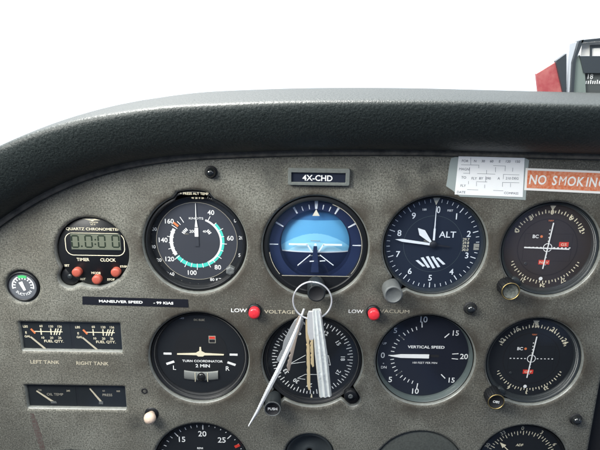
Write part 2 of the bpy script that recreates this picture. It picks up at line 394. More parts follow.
# neighbouring radio stack panel at the right edge
rp = empty('radio_stack', P(615, 420, .008), 'black radio stack panel beside the right edge of the grey panel', 'radio stack')
rb = MB(); L_ = rp.location * 1000
rb.box(xr + .8 - L_.x, xr + 60 - L_.x, 0, 20, -60, 90, M_blk2)
rb.build('face_plate', rp, bevel=.6)
rb = MB(); rb.box(xr + .9 - L_.x, xr + 3.6 - L_.x, -4, -.2, -60, 90, M_blk); rb.build('mounting_rail', rp, bevel=.4)

# ------------------------------------------------------------------ gauges
def gauge(k, name, label, cat, dd=9.0, rin=.93, wall=None, wallm=None, rim=None, glass=None, gy=None, ears_m=None, group='round gauges mounted in the panel', slope=.8, steps=0):
    c, R = G[k]; root = empty(name, c, label, cat, group)
    root.location.y = 0
    wallm = wallm or M_blk; b = MB(); Ri = R * rin
    bo = R - .7
    pr = [(bo, 22), (bo, 4.0), (bo - .6, 3.2), (Ri + .9, 3.2), (Ri + .15, 3.9)]
    if steps:
        for s_ in range(steps):
            y0 = 3.9 + (dd - 5) * s_ / steps; y1 = 3.9 + (dd - 5) * (s_ + 1) / steps; q = Ri - slope * s_ / steps
            pr += [(q, y0), (q, y1 - .5), (q - slope / steps, y1)]
    pr += [(Ri - slope, dd - .6), (Ri - slope - .3, dd + .3)]
    bm_i = rim or M_blk
    b.lathe(pr[:4], bm_i, 96, radf=(lambda a, r, y: 1 + (BUMP[k][1] / R) * max(0, min(1, (BUMP[k][0] - abs((math.degrees(a) + 180) % 360 - 180)) / 5)) if (k in BUMP and r > R - 3) else 1))
    b.lathe(pr[3:], wallm, 96)
    for (ex, ez, er) in EARS.get(k, ()):
        b.lathe([(er - .8, 14), (er - .8, 4.3), (er - 1.4, 3.6), (.01, 3.6)], bm_i, 32, c=(ex, ez))
    b.build('bezel', root)
    g = MB(); g.disc(Ri - slope * .5, (gy if gy is not None else dd - 2.2), glass or M_glass); g.build('glass', root)
    return root, R, Ri
def knob(root, k, px, py, h, r, m, base_m=None, name='knob', face=None, flute=0, txt=None, ring=None, y0=3.0):
    """knob whose front face centre shows at the photo pixel, standing h mm proud of the panel"""
    x, z = local(k, px, py, -h); b = MB()
    rf = (lambda a, rr, y: 1 + (.05 * math.cos(flute * a) if rr > r * .85 else 0)) if flute else None
    b.lathe([(r * .98, y0), (r, -h + .8), (r * .93, -h + .15), (r * .82, -h)], m, 60, c=(x, z), radf=None if not flute else rf)
    if not flute: pass
    b.lathe([(r * .82, -h), (r * .8, -h + .25), (.01, -h + .25)], face or m, 60, c=(x, z))
    o = b.build(name, root)
    if ring:
        g = MB(); g.lathe([(r * .99, -h + .7), (r * 1.02, -h + .1), (r * 1.0, -h - .25), (r * .91, -h - .25), (r * .89, -h + .2)], ring, 48, c=(x, z)); g.build('ring', o)
    if txt:
        g = MB(); g.text(txt[0], x, z, txt[1], -h + .12, M_white, bold=.01, rot=txt[2]); g.build('lettering', o)
    return o
YF = .0
# ---- airspeed indicator
D = 10.0
root, R, Ri = gauge('asi', 'airspeed_indicator', 'airspeed dial in knots with teal and white arcs and a raised black bezel top', 'gauge', D, .915, glass=M_glass)
d = MB(); d.disc(Ri, D, M_dial); y = D - .15
M_asid = mat('dial_slate', (.040, .044, .056), .5)
u = Ri / 47.5
rd = 33.6
d.disc(rd, D - .25, M_asid); y = D - .45
d.arc(rd - .25, rd + .15, 0, 360, y, M_dim)
rr = 22.3
d.arc(rr - 2.6, rr + .6, 46, 232, y, M_teal); d.arc(rr - 3.0, rr - 1.4, 22, 152, y - .1, M_white); d.arc(rr - 2.4, rr + .3, 236, 300, y - .05, M_white)
d.arc(rr - 2.0, rr - .6, 0, 0.1, y, M_white)
for i, a in enumerate([28, 45, 62, 78, 94, 110, 126, 141, 154, 168, 181, 194, 206, 218, 230, 242, 254, 267, 280, 292, 305, 318, 328]):
    d.tick(a, rr - 3.0, rr + (2.6 if i % 2 == 0 else 1.0), .55, y - .2, M_white)
d.tick(311, rr - 2.5, rr + 2.6, 1.8, y - .25, M_orange)
for t, a in (('40', 26), ('60', 83), ('80', 143), ('100', 190), ('120', 236), ('140', 272), ('160', 308)):
    d.ptext(t, a, 28.0, 3.9, y, M_white, bold=.004)
d.text('KNOTS', 0, 20.0, 1.8, y, M_white, sx=1.4)
d.text('200', -3.4, 8.8, 2.4, y, M_white); d.text('40', 6.5, 8.9, 2.0, y, M_white)
for a in (-56, -50, -44, -38): d.tick(a, 12, 14.6, .9, y, M_white)
for a in (44, 50, 56): d.tick(a, 12, 14.6, .9, y, M_white)
d.text('MPH', -8.5, 6.5, 1.2, y, M_dim); 
for t, a in (('80', 262), ('100', 286), ('120', 243), ('0', 60), ('5', 108), ('160', 218), ('20', 84)): d.ptext(t, a, 37.0, 2.9, D - .3, M_white, radial=False)
d.ptext('80 KTS', 155, 37.0, 2.6, D - .3, M_white, radial=False)
for i in range(60): 
    a = 15 + i * 2.1; d.tick(a, 38.4, 39.3 if i % 5 else 40.2, .4, D - .3, M_white)
for i in range(12): d.tick(180 + i * 11, 37.4, 39.6, .35, D - .3, M_dim)
d.build('dial_face', root)
n = MB(); n.line((0, 4.5), (0, 12), 3.0, D - 1.2, M_white, thick=.4); n.line((0, 12.8), (0, 20), 2.4, D - 1.2, M_white, .5, thick=.4); n.line((0, 20), (0, 33), .8, D - 1.2, M_white, .3, thick=.4)
n.line((0, -4), (0, 4.5), 3.4, D - 1.0, M_asid, thick=.3); n.build('needle', root)
n = MB(); n.text('+ PRESS ALT TEMP', .5, G['asi'][1] + .1, 2.0, 3.0, M_cream, sx=.98, bold=.004)
n.text('40  20  0  20', 3, R - 3.5, 1.2, 3.0, M_cream, sx=1.1); n.build('lettering', root)
kx, kz = local('asi', 230.5, 270.5, 5)
n = MB(); n.lathe([(4.0, 8), (4.0, 3.6), (3.2, 2.9), (2.0, 2.7), (.01, 2.9)], M_worn, 6, c=(kx, kz), smooth=False); n.build('screw', root)

# ---- attitude indicator
D = 9.0
root, R, Ri = gauge('ai', 'attitude_indicator', 'artificial horizon with light blue sky half and white miniature aeroplane', 'gauge', D, .885, gy=5, glass=M_glassb, slope=.4)
M_sky = mat('horizon_sky_blue', (.13, .42, .68), .4); M_skyl = mat('horizon_pale_glow', (.26, .62, .82), .4)
M_gnd = mat('horizon_ground_navy', (.008, .014, .045), .4); M_aib = mat('horizon_mask_navy', (.010, .019, .060), .5)
d = MB(); d.disc(Ri, D + 6, M_gnd); d.build('backing', root)
def local_ai(px, py): return local('ai', px, py, D)
# mask ring with circular window
rw = 29.8
d = MB(); y = D - .2
d.arc(rw, Ri, 0, 360, D, M_aib, n=96, c=(0, 0))
for a, l, w_ in ((0, 7, 3.0), (30, 6, 1.8), (-30, 6, 1.8), (60, 8.5, 1.7), (-60, 8.5, 1.7), (90, 9, 1.2), (-90, 9, 1.2), (10, 4, .9), (20, 4, .9), (-10, 4, .9), (-20, 4, .9)):
    d.tick(a, rw + 1, rw + 1 + l, w_ * .6, y, M_white, w1=w_)
d.build('dial_face', root)
# ball: a real dome with sky and ground halves
s = MB(); seg = 160
def ball(z0, z1, m, ys=1.0):
    rb_ = 40.0; vs2 = []; fs2 = []; N1 = 90
    for i in range(N1 + 1):
        z = z0 + (z1 - z0) * i / N1; rr_ = math.sqrt(max(0, rb_ * rb_ - z * z))
        for j in range(seg + 1):
            a = math.pi * j / seg; vs2.append((-rr_ * math.cos(a), D + 15.5 - math.sin(a) * rr_ * .34, z))
    W = seg + 1
    for i in range(N1):
        for j in range(seg): fs2.append((i * W + j, i * W + j + 1, (i + 1) * W + j + 1, (i + 1) * W + j))
    s.add(vs2, fs2, m, True)
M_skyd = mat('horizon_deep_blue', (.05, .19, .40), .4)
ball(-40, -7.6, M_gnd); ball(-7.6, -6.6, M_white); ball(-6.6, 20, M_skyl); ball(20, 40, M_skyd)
M_skyglow = mat('horizon_painted_glow', (.46, .80, .92), .4); kw_ = s.mi(M_skyglow); ks, kl = s.mi(M_sky), s.mi(M_skyl)
for q_, f_ in enumerate(s.f):  # paler curved zones paint a reflected glow into the sky colour
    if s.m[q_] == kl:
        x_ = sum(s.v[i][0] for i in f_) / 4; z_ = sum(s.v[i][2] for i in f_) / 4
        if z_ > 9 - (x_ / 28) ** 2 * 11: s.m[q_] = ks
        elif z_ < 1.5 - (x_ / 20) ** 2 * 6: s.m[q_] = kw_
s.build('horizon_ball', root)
n = MB(); yy = D - 1.2
n.line((-22, 0.5), (-6.5, 0.5), 1.5, yy, M_white, thick=.5); n.line((6.5, 0.5), (22, 0.5), 1.5, yy, M_white, thick=.5)
n.line((-6.8, .6), (-3.0, -5.5), 1.1, yy, M_white, thick=.5); n.line((6.8, .6), (3.0, -5.5), 1.1, yy, M_white, thick=.5)
n.disc(1.1, yy, M_white, c=(0, .6), seg=20)
n.line((-4, -8.5), (-14.5, -18), .7, yy, M_white, thick=.3); n.line((4, -8.5), (15.5, -17.5), .7, yy, M_white, thick=.3)
n.line((0, -1), (0, -24), 3.0, yy + .3, M_aib, 6.5, thick=.4)
for z, w_ in ((3.5, 4), (-5, 3.5), (-9.5, 4.5)): n.line((-w_, z), (w_, z), .5, yy + .8, M_dim, thick=.2)
n.line((4, -14), (8.5, -13.6), .9, yy + .3, M_white); n.line((-4.5, -14.3), (-1, -14.0), .9, yy, M_white)
n.build('miniature_aeroplane', root)
n = MB(); n.poly([(-3, 25.0), (3, 25.0), (0, 30.5)], D - .6, M_cream); n.build('bank_pointer', root)
# black lower mask with a thin edge line
fx0, fz = local('ai', 282, 275.5, 4.6); fx1, _ = local('ai', 350, 275.5, 4.6)
n = MB(); rc = Ri + .3
pts = []
a0 = math.degrees(math.atan2(fx1, fz)); a1 = 360 + math.degrees(math.atan2(fx0, fz))
rc = Ri + 1.0; aa = math.degrees(math.acos(fz / rc))
for i in range(33):
    a = R_(aa + (360 - 2 * aa) * i / 32); pts.append((rc * math.sin(a), rc * math.cos(a)))
n.poly(pts, 4.2, M_blk, .6); n.line((fx0, fz + .3), (fx1, fz + .3), .6, 4.0, M_dim)
n.arc(Ri - .6, Ri - .1, 20, 128, 4.0, M_dim); n.arc(Ri - .6, Ri - .1, 230, 262, 4.0, M_dim)
n.build('lower_mask', root)
knob(root, 'ai', 316.5, 293.5, 17, 7.4, M_dgrey, face=M_blk2, name='cage_knob')

# ---- altimeter
D = 9.5
root, R, Ri = gauge('alt', 'altimeter', 'altimeter dial marked ALT with hatched window and white hands near eight and nine', 'gauge', D, .955, wallm=M_dgrey, rim=M_dgrey, glass=M_glassb, gy=4.3, slope=1.0)
d = MB(); d.disc(Ri, D, M_dialb); y = D - .2; rt = Ri - 2.2
for i in range(50): d.tick(i * 7.2, rt - (4.6 if i % 5 == 0 else 2.8), rt, .75 if i % 5 == 0 else .5, y, M_white)
for i in range(10):
    if i == 0: d.text('0', 2.4, 29.5, 5.6, y, M_white, sx=.75); continue
    d.ptext(str(i), i * 36, 29.8 if i not in (2, 3) else 30.5, 5.0, y, M_white, bold=.004)
d.arc(24.2, 24.5, 0, 360, y, M_grey)
d.text('ALT', 11.5, 8.5, 5.2, y, M_white, sx=1.05)
d.text('FEET', 12, 29, 1.6, y, M_white); d.text('100', -9, 29.5, 1.7, y, M_white)
for j, t in enumerate(('29.7', '29.8', '29.9', '30.0')): d.text(t, 27.2, 4.6 - j * 3.0, 2.2, y - .1, M_cream)
d.poly([(34, 1.0), (38.5, 1.0), (38.5, -4.5), (34, -4.5)], y, M_dim)
d.text('FEET', -5, 2.6, 1.8, y, M_dim)
for i in range(5):
    x0 = -8.6 + i * 4.2; lo = (-20, -21, -21.5, -20.5, -18)[i]; hi = (-14, -11.5, -10.5, -10.5, -11.5)[i]
    d.poly([(x0 + 1.6, lo), (x0 + 3.8, lo + .6), (x0 - 2.6, hi), (x0 - 4.8, hi - .6)], y, M_white)
d.poly([(-3.2, Ri - .8), (3.2, Ri - .8), (0, Ri - 7)], y - .2, M_cream)
d.build('dial_face', root)
n = MB(); n.line((0, 4), (0, 14), 1.6, D - 2.4, M_white, 1.6, .3); n.line((0, 14), (0, 33), .9, D - 2.4, M_white, .3, thick=.3); n.build('thin_hand', root)
n = MB(); a = R_(-82.5); ux, uz = math.sin(a), math.cos(a)
n.poly([(3 * ux - 1.0 * uz, 3 * uz + 1.0 * ux), (3 * ux + 1.0 * uz, 3 * uz - 1.0 * ux), (26 * ux + 1.2 * uz, 26 * uz - 1.2 * ux), (32 * ux, 32 * uz), (26 * ux - 1.2 * uz, 26 * uz + 1.2 * ux)], D - 1.9, M_white, .3)
n.line((0, 0), (-14 * ux, -14 * uz - 0), 1.6, D - 1.8, M_blk2, 1.2, thick=.3); n.build('hundreds_hand', root)
n = MB(); a = R_(-44); ux, uz = math.sin(a), math.cos(a)
n.poly([(3 * ux - .8 * uz, 3 * uz + .8 * ux), (3 * ux + .8 * uz, 3 * uz - .8 * ux), (14 * ux + 3.0 * uz, 14 * uz - 3.0 * ux), (19.5 * ux, 19.5 * uz), (14 * ux - 3.0 * uz, 14 * uz + 3.0 * ux)][::-1], D - 1.4, M_white, .3)
n.lathe([(3.0, D - .8), (3.0, D - 2.8), (.01, D - 2.8)], M_blk2, 24); n.build('thousands_hand', root)
knob(root, 'alt', 393.5, 295, 15, 7.7, M_worn, face=M_worn, name='setting_knob')

# ---- VOR indicators
M_td0 = mat('dial_groove', (.003, .003, .004), .6)
def vor(k, label, nums_top, nums_bot, hline, nav2, dialm, glassm, kn):
    D = 8.5
    root, R, Ri = gauge(k, 'course_indicator', label, 'gauge', D, .955, wallm=M_dgrey, rim=M_dgrey, glass=glassm, gy=5.2, slope=2.6, steps=3)
    d = MB(); d.disc(Ri, D, dialm); y = D - .2; rt = Ri - 4.5
    d.arc(24.8, 25.1, 0, 360, y, M_blk2)
    for i in range(27): a = -65 + i * 5; d.tick(a, 29.6, 29.6 + (3.2 if i % 2 else 2.0), .75, y, M_cream)
    for i in range(27): a = 115 + i * 5; d.tick(a, 29.4, 29.4 + (3.0 if i % 2 else 1.8), .7, y, M_cream)
    for t, a in nums_top: d.ptext(t, a, 32.2 if k == 'vor2' else 30.4, 4.0, y - .1, M_cream, radial=True, bold=.01)
    for t, a in nums_bot: d.ptext(t, a, 33.6, 3.2, y - .1, M_cream, radial=True, bold=.01)
    d.poly([(-2.8, 36.4), (2.8, 36.4), (0, 31.6)], y - .2, M_cream)
    # tab shaped inner plate outline
    pts = [(-20, -12), (-20, 14), (-12, 21), (12, 21), (20, 14), (20, -14), (10, -19), (-10, -19)]
    d.disc(24.8, y, M_td0) ; d.disc(24.2, y - .05, dialm); d.poly([(-20, -12), (20, -12), (20, 12), (-20, 12)], y - .1, M_td0); d.poly([(-19.6, -11.7), (19.6, -11.7), (19.6, 11.7), (-19.6, 11.7)], y - .13, dialm)
    for s_ in (-1, 1):
        for i in range(5): d.line((s_ * (5.5 + i * 3.2) - .7, 0), (s_ * (5.5 + i * 3.2) + .7, 0), .8, y - .3, M_white)
        for i in range(4): d.line((0, s_ * (5.5 + i * 3.2) - .5), (0, s_ * (5.5 + i * 3.2) + .5), .8, y - .3, M_white)
    d.arc(3.2, 3.8, 0, 360, y - .35, M_white)
    d.text('BC', -11, 9.5, 2.8, y - .3, M_white, bold=.012); d.disc(1.1, y - .3, M_orange, c=(-6.2, 9.5), seg=20)
    d.disc(1.6, y - .3, M_white, c=(-2.2, -27.5), seg=24)
    d.poly([(-4, 24.5), (4, 24.5), (3, 21.8), (-3, 21.8)], y - .3, M_blk2); d.text('NAV', 0, 23.2, 1.4, y - .4, M_orange)
    d.build('dial_face', root)
    f = MB(); f.box(-5.8, 3.2, y - .4, y - .15, -14.8, -11.0, M_red); f.text('NAV' if not nav2 else 'OFF', -1.3, -12.9, 2.0, y - .45, M_cream, sx=1.3); f.build('warning_flag', root)
    if not nav2:
        f = MB(); f.box(9.2, 17, y - .4, y - .15, .9, 4.9, M_red); f.text('GS', 13, 2.9, 2.2, y - .45, M_cream, sx=1.3); f.build('warning_flag', root)
        n = MB(); n.line((-19.5, -.1), (18.0, -1.0), 1.0, y - .8, M_white, thick=.3); n.build('glideslope_needle', root)
    n = MB(); n.line((1.9, 21.5), (-1.9, -18.5), .9, y - 1.1, M_white, thick=.3); n.build('course_needle', root)
    n = MB()
    for (sx_, sz_) in ((-16.5, -14.5),): n.lathe([(1.3, y), (1.3, y - .4), (.8, y - .5), (.01, y - .2)], M_dgrey, 20, c=(sx_, sz_))
    n.build('screw', root)
    knob(root, k, *kn)
    return root
vor('vor', 'brownish course deviation dial with crossed white needles and two red flags', (('0', -62), ('3', -34), ('0', 0), ('6', 32), ('12', 58)), (('21', 210), ('24', 180), ('27', 150)), True, False, M_dialbr, M_glassw,
    (510.8, 291.5, 13, 7.4, M_blk, None, 'course_knob', M_kf, 18, None, M_gold))
vor('vor2', 'black course deviation dial with a single white needle and one red flag', (('12', -58), ('15', -30), ('18', 0), ('21', 30), ('24', 58)), (('33', 150), ('3', 180), ('6', 210)), False, True, M_dial, M_glass,
    (496.3, 402, 13, 7.1, M_blk, None, 'course_knob', M_blk2, 18, ('OBS', 2.2, -8), M_gold))

# ---- turn coordinator
D = 9.0
root, R, Ri = gauge('tc', 'turn_coordinator', 'turn coordinator with a cream aeroplane silhouette and slip ball tube', 'gauge', D, .95, glass=M_glass, gy=4.6, slope=2.6, steps=2)
c0 = 1.5
d = MB(); d.disc(Ri, D, M_dial); y = D - .2
M_td = mat('dial_inner_black', (.006, .007, .009), .6)
d.disc(23.5, y, M_td, c=(0, 2)); y -= .15
d.poly([(-32.5, -.8), (-25.5, -.8), (-25.5, 1.2), (-32.5, 1.2)], y, M_white); d.poly([(25.5, -.8), (32.5, -.8), (32.5, 1.2), (25.5, 1.2)], y, M_white)
d.line((-30.5, -10), (-23.5, -7.4), 2.2, y, M_white); d.line((30.5, -10), (23.5, -7.4), 2.2, y, M_white)
d.text('L', -23.5, -13.5, 4.2, y, M_white); d.text('R', 23.5, -13.5, 4.2, y, M_white)
d.text('TURN COORDINATOR', 1.5, -6.6, 2.1, y - .05, M_white, sx=1.12, bold=.01)
d.text('2 MIN', 1.5, -11.2, 3.0, y - .05, M_white, sx=1.15, bold=.02)
d.text('DC ELEC', 0, 33, 1.7, y, M_dim); d.text('NO', -15, 34.5, 1.6, y, M_white)
d.box(7.5, 13.6, y - .2, y, 11.2, 18.0, M_dim); d.box(8.1, 13.0, y - .3, y - .2, 15.2, 17.4, M_red); d.box(8.1, 13.0, y - .3, y - .2, 11.8, 14.6, M_blk2)
d.build('dial_face', root)
n = MB(); yy = D - 1.0
n.poly([(-20.5, .7), (-4, 1.5), (-3, 2.2), (-1, 3.3), (-.7, 7.2), (.7, 7.2), (1, 3.3), (3, 2.2), (4, 1.5), (20.5, .7), (20.5, -.4), (3.5, -.6), (2, -1.8), (-2, -1.8), (-3.5, -.6), (-20.5, -.4)][::-1], yy, M_cream, .5)
n.build('aeroplane_pointer', root)
M_tube = mat('cloudy_tube', (.20, .21, .20), .3); M_ballm = mat('ball_black', (.01, .01, .01), .15)
t = MB(); tube = []
for i in range(25):
    xx = -15 + 30 * i / 24
    for j in range(13):
        a = math.pi * j / 12; tube.append((xx, D - .3 - 1.6 * math.sin(a), -21.5 - 4.3 * math.cos(a) + .006 * xx * xx))
t.add(tube, [(i * 13 + j, i * 13 + j + 1, (i + 1) * 13 + j + 1, (i + 1) * 13 + j) for i in range(24) for j in range(12)], M_tube, True)
tb = t.build('slip_tube', root)
t = MB(); t.lathe([(4.1, D - .8), (3.8, D - 2.2), (2.4, D - 3.4), (.01, D - 3.8)], M_ballm, 32, c=(.3, -21.6)); t.build('slip_ball', tb)
t = MB(); t.line((-5.2, -26), (-5.2, -17), .5, D - 2.2, M_cream, thick=.2); t.line((5.8, -26), (5.8, -17), .5, D - 2.2, M_cream, thick=.2); t.build('guide_wires', tb)

# ---- heading indicator
D = 9.0
root, R, Ri = gauge('dg', 'heading_indicator', 'heading indicator compass rose dial behind the hanging keys', 'gauge', D, .945, glass=M_glass, gy=4.6, slope=2.0, steps=2)
d = MB(); d.disc(Ri, D, M_dial); y = D - .2; rt = 35.6
for i in range(72): d.tick(i * 5 + 2, rt - (4.6 if i % 2 == 0 else 2.6), rt, .7, y, M_white)
for t, a in (('3', -58), ('0', -90), ('33', -120), ('30', -148), ('27', -175), ('24', 152), ('21', 120), ('18', 90), ('15', 56), ('12', 25), ('6', -26)):
    d.ptext(t, a, 26.8, 3.6, y, M_white, radial=True, bold=.006)
for p0, p1 in (((-20, -6), (-6, 3)), ((-20, -6), (-6, -3.5)), ((14, 3), (16, -6.5)), ((16, -6.5), (10, -5)), ((-6, -16), (-13, -20)), ((-13, -20), (-6, -21)), ((7, -16), (-6, -16)), ((6, -3), (14, 3))):
    d.line(p0, p1, .5, y - .1, M_white)
d.build('dial_face', root)
n = MB(); n.line((0, rt + 1), (0, rt + 4), 1.0, D - .6, M_cream); n.build('lubber_line', root); n = MB(); n.line((0, -rt - 3.5), (0, -rt + .5), 1.8, D - .6, M_cream, .4); n.build('lubber_line', root)
knob(root, 'dg', 272.5, 409, 15, 7.0, M_dgrey, face=M_blk2, name='push_knob', txt=('PUSH', 2.4, 0), ring=M_worn)
kx, kz = local('dg', 350.5, 396.5, -2)
n = MB(); n.lathe([(5.6, 4), (5.6, -1), (4.8, -2), (.01, -2)], M_blk, 32, c=(kx, kz)); n.lathe([(2.2, -2), (2.0, -2.6), (.9, -2.5), (.01, -1.9)], M_worn, 16, c=(kx, kz)); n.build('knob', root)

# ---- vertical speed indicator
D = 10.5
root, R, Ri = gauge('vsi', 'vertical_speed_indicator', 'vertical speed dial with a thick white needle pointing left to zero', 'gauge', D, .955, wallm=M_grey, rim=M_blk, glass=M_glass, gy=8.6, slope=.8)
d = MB(); d.disc(Ri, D, M_dialv); y = D - .2; rt = 29.0
for s_ in (1, -1):
    for i in range(1, 10): d.tick(-90 + s_ * i * 8.2, rt - 3.2 + (0 if i % 5 else -2), rt, .7, y, M_white)
    d.tick(-90 + s_ * 84, rt - 1.5, rt + 4, .9, y, M_white)
    d.tick(-90 + s_ * 41, rt - 5.5, rt + 1, .8, y, M_white)
    d.tick(-90 + s_ * 134, rt - 4, rt + 1.5, .9, y, M_white); d.tick(90 + s_ * 5, rt - 3.5, rt + 2, .7, y, M_white)
d.tick(-90, rt - 4, rt + 1.5, .8, y, M_white)
for t, a, r_, s_ in (('0', -90, 35.5, 5.2), ('5', -47, 35.3, 4.8), ('10', -3, 35, 5.4), ('15', 50, 35, 4.8), ('20', 90, 36, 5.0), ('15', 131, 36, 4.8), ('10', 187, 35.5, 5.2), ('5', 229, 36.5, 5.2)):
    d.ptext(t, a, r_, s_, y, M_white, bold=.004)
d.text('UP', -34.5, 11.5, 2.0, y, M_white); d.text('DN', -34.0, -11.8, 2.4, y, M_white); d.text('*', -34.5, -8, 2, y, M_white)
d.text('VERTICAL SPEED', 2.0, 8.6, 2.5, y, M_white, sx=1.2, bold=.01); d.text('100 FEET PER MIN', 2.0, -6.8, 1.8, y, M_white, sx=1.1)
d.poly([(6, -1.2), (14, -1.2), (14, 1.2), (6, 1.2)], y, M_blk2)
d.build('dial_face', root)
n = MB(); n.poly([(5.0, -1.9), (5.0, 1.9), (-20, 1.7), (-29, .3), (-29, -.3), (-20, -1.7)], D - 1.3, M_white, .4); n.build('needle', root)

# ---- quartz chronometer
D = 4.2
c, R = G['clk']; root = empty('digital_clock', c, 'round black quartz chronometer with a grey liquid crystal display and three red buttons', 'clock'); root.location.y = 0
d = MB(); Rc = R - .8
d.lathe([(Rc, 16), (Rc, 4.6), (Rc - .6, 3.9), (.01, 3.9)], M_blk, 72)
for (ex, ez, er) in EARS['clk']: d.lathe([(er - .9, 15), (er - .9, 5.2), (er - 1.6, 4.4), (.01, 4.4)], M_blk, 32, c=(ex, ez)); d.lathe([(2.4, 4.4), (2.0, 3.6), (.01, 3.8)], M_dgrey, 6, c=(ex, ez))
d.build('housing', root)
def lc(px, py): return local('clk', px, py, 3.7)
n = MB(); y = 3.7
n.text('QUARTZ CHRONOMETER', *lc(93, 229.3), 2.2, y, M_cream, sx=1.18, bold=.012)
n.text('LC-2', *lc(93, 224.3), 1.3, y, M_cream); n.text('TIMER', *lc(83, 259.5), 2.6, y, M_cream, bold=.012); n.text('CLOCK', *lc(108, 260), 2.6, y, M_cream, bold=.012)
n.text('SET', *lc(67, 265.5), 1.8, y, M_cream, bold=.01); n.text('ST/SP', *lc(123.5, 266.5), 1.7, y, M_cream, bold=.01)
n.text('RST', *lc(83, 279), 1.8, y, M_cream, bold=.01); n.text('MODE', *lc(96, 273), 1.9, y, M_cream, bold=.012); n.text('STOP', *lc(111, 279.5), 1.8, y, M_cream, bold=.01)
a, b = lc(93, 219.5)
n.poly([(a - 9, b + .6), (a - 2, b - .9), (a - .5, b - 1.6), (a + 1, b - .7), (a + 6, b - .5), (a + 1.5, b + .5), (a - 1, b + .1)][::-1], y, M_cream); n.text('DAVRON', a + .5, b - 2.4, 1.1, y, M_cream)
x0, z1 = lc(64, 232.5); x1, z0 = lc(125.5, 256.2)
n2 = rrect(x0, x1, z0, z1, 6.5, 8); n3 = rrect(x0 + .6, x1 - .6, z0 + .6, z1 - .6, 5.9, 8); m_ = len(n2)
n.add([(p[0], y, p[1]) for p in n2 + n3], [(i, (i + 1) % m_, m_ + (i + 1) % m_, m_ + i)[::-1] for i in range(m_)], M_cream)
n.build('lettering', root)
M_lcd = mat('lcd_grey_green', (.145, .160, .120), .35, spk=(300, (.13, .145, .11), .4)); M_seg = mat('lcd_segment', (.018, .028, .018), .4)
x0, z1 = lc(70.5, 233.8); x1, z0 = lc(121, 249.8)
n = MB(); n.box(x0 - .6, x1 + .6, 3.4, 3.8, z0 - .6, z1 + .6, M_dgrey); n.box(x0, x1, 3.3, 3.45, z0, z1, M_lcd)
def digit(px):
    cx, cz = lc(px, 241.3); hw, hh, t_ = 2.7, 4.9, 1.15
    y_ = 3.2
    for zz in (hh, -hh): n.poly([(cx - hw + .5, zz + cz - t_ / 2), (cx + hw - .5, zz + cz - t_ / 2), (cx + hw - .1, zz + cz + t_ / 2), (cx - hw + .1, zz + cz + t_ / 2)], y_, M_seg)
    for s_ in (-1, 1):
        n.line((cx + s_ * hw, cz + .45), (cx + s_ * hw, cz + hh - .3), t_, y_, M_seg); n.line((cx + s_ * hw, cz - .45), (cx + s_ * hw, cz - hh + .3), t_, y_, M_seg)
for px in (75.3, 88.8, 101.8, 115.8): digit(px)
a, b = lc(82, 246); n.box(a - .6, a + .6, 3.15, 3.25, b - .6, b + .6, M_seg)
for yy in (239.5, 244): a, b = lc(95.5, yy); n.box(a - .6, a + .6, 3.15, 3.25, b - .6, b + .6, M_seg)
n.build('display', root)
for px, py in ((76.2, 273), (96.3, 280.3), (115.2, 273)):
    a, b = local('clk', px, py, -.5); n = MB(); n.lathe([(3.9, 4), (3.9, 0.2), (3.4, -.6), (2, -.9), (.01, -1.0)], M_btn, 32, c=(a, b)); n.build('button', root)

# ---- suction gauge
c, R = G['suc']; root = empty('suction_gauge', c, 'small round suction gauge with green arc at the far left of the panel', 'gauge'); root.location.y = 0
n = MB(); n.lathe([(R - .5, 14), (R - .5, 1), (R - 1.2, 0), (R - 2.0, -.2), (R - 2.4, .8)], M_blk, 56); n.build('bezel', root)
M_sd = mat('suction_dial', (.10, .11, .12), .4); d = MB(); d.disc(R - 2, 1.4, M_sd); y = 1.2; w0 = .9
for a in range(-100, 101, 20): d.tick(a, 6.2, 8.6, 1.0, y, M_white)
d.arc(8.3, 9.3, -105, -25, y, M_white); d.arc(8.3, 9.3, 28, 105, y, M_white); d.arc(7.4, 9.9, -22, 24, y - .05, M_green)
for j, t in enumerate('SUCTION'): d.ptext(t, 228 - j * 16, 7.4, 2.2, y, M_white, bold=.01, rot_=0) if False else d.text(t, 7.3 * math.sin(R_(228 - j * 16)), 7.3 * math.cos(R_(228 - j * 16)), 2.2, y, M_white, rot=180 - (228 - j * 16), bold=.012)
d.build('dial_face', root)
n = MB(); n.line((-1.6, 4), (1.4, -3.6), 3.4, .7, M_white, 2.2, thick=.2); n.build('needle', root)
n = MB(); n.disc(R - 2.3, .4, M_glassc); n.build('glass', root)

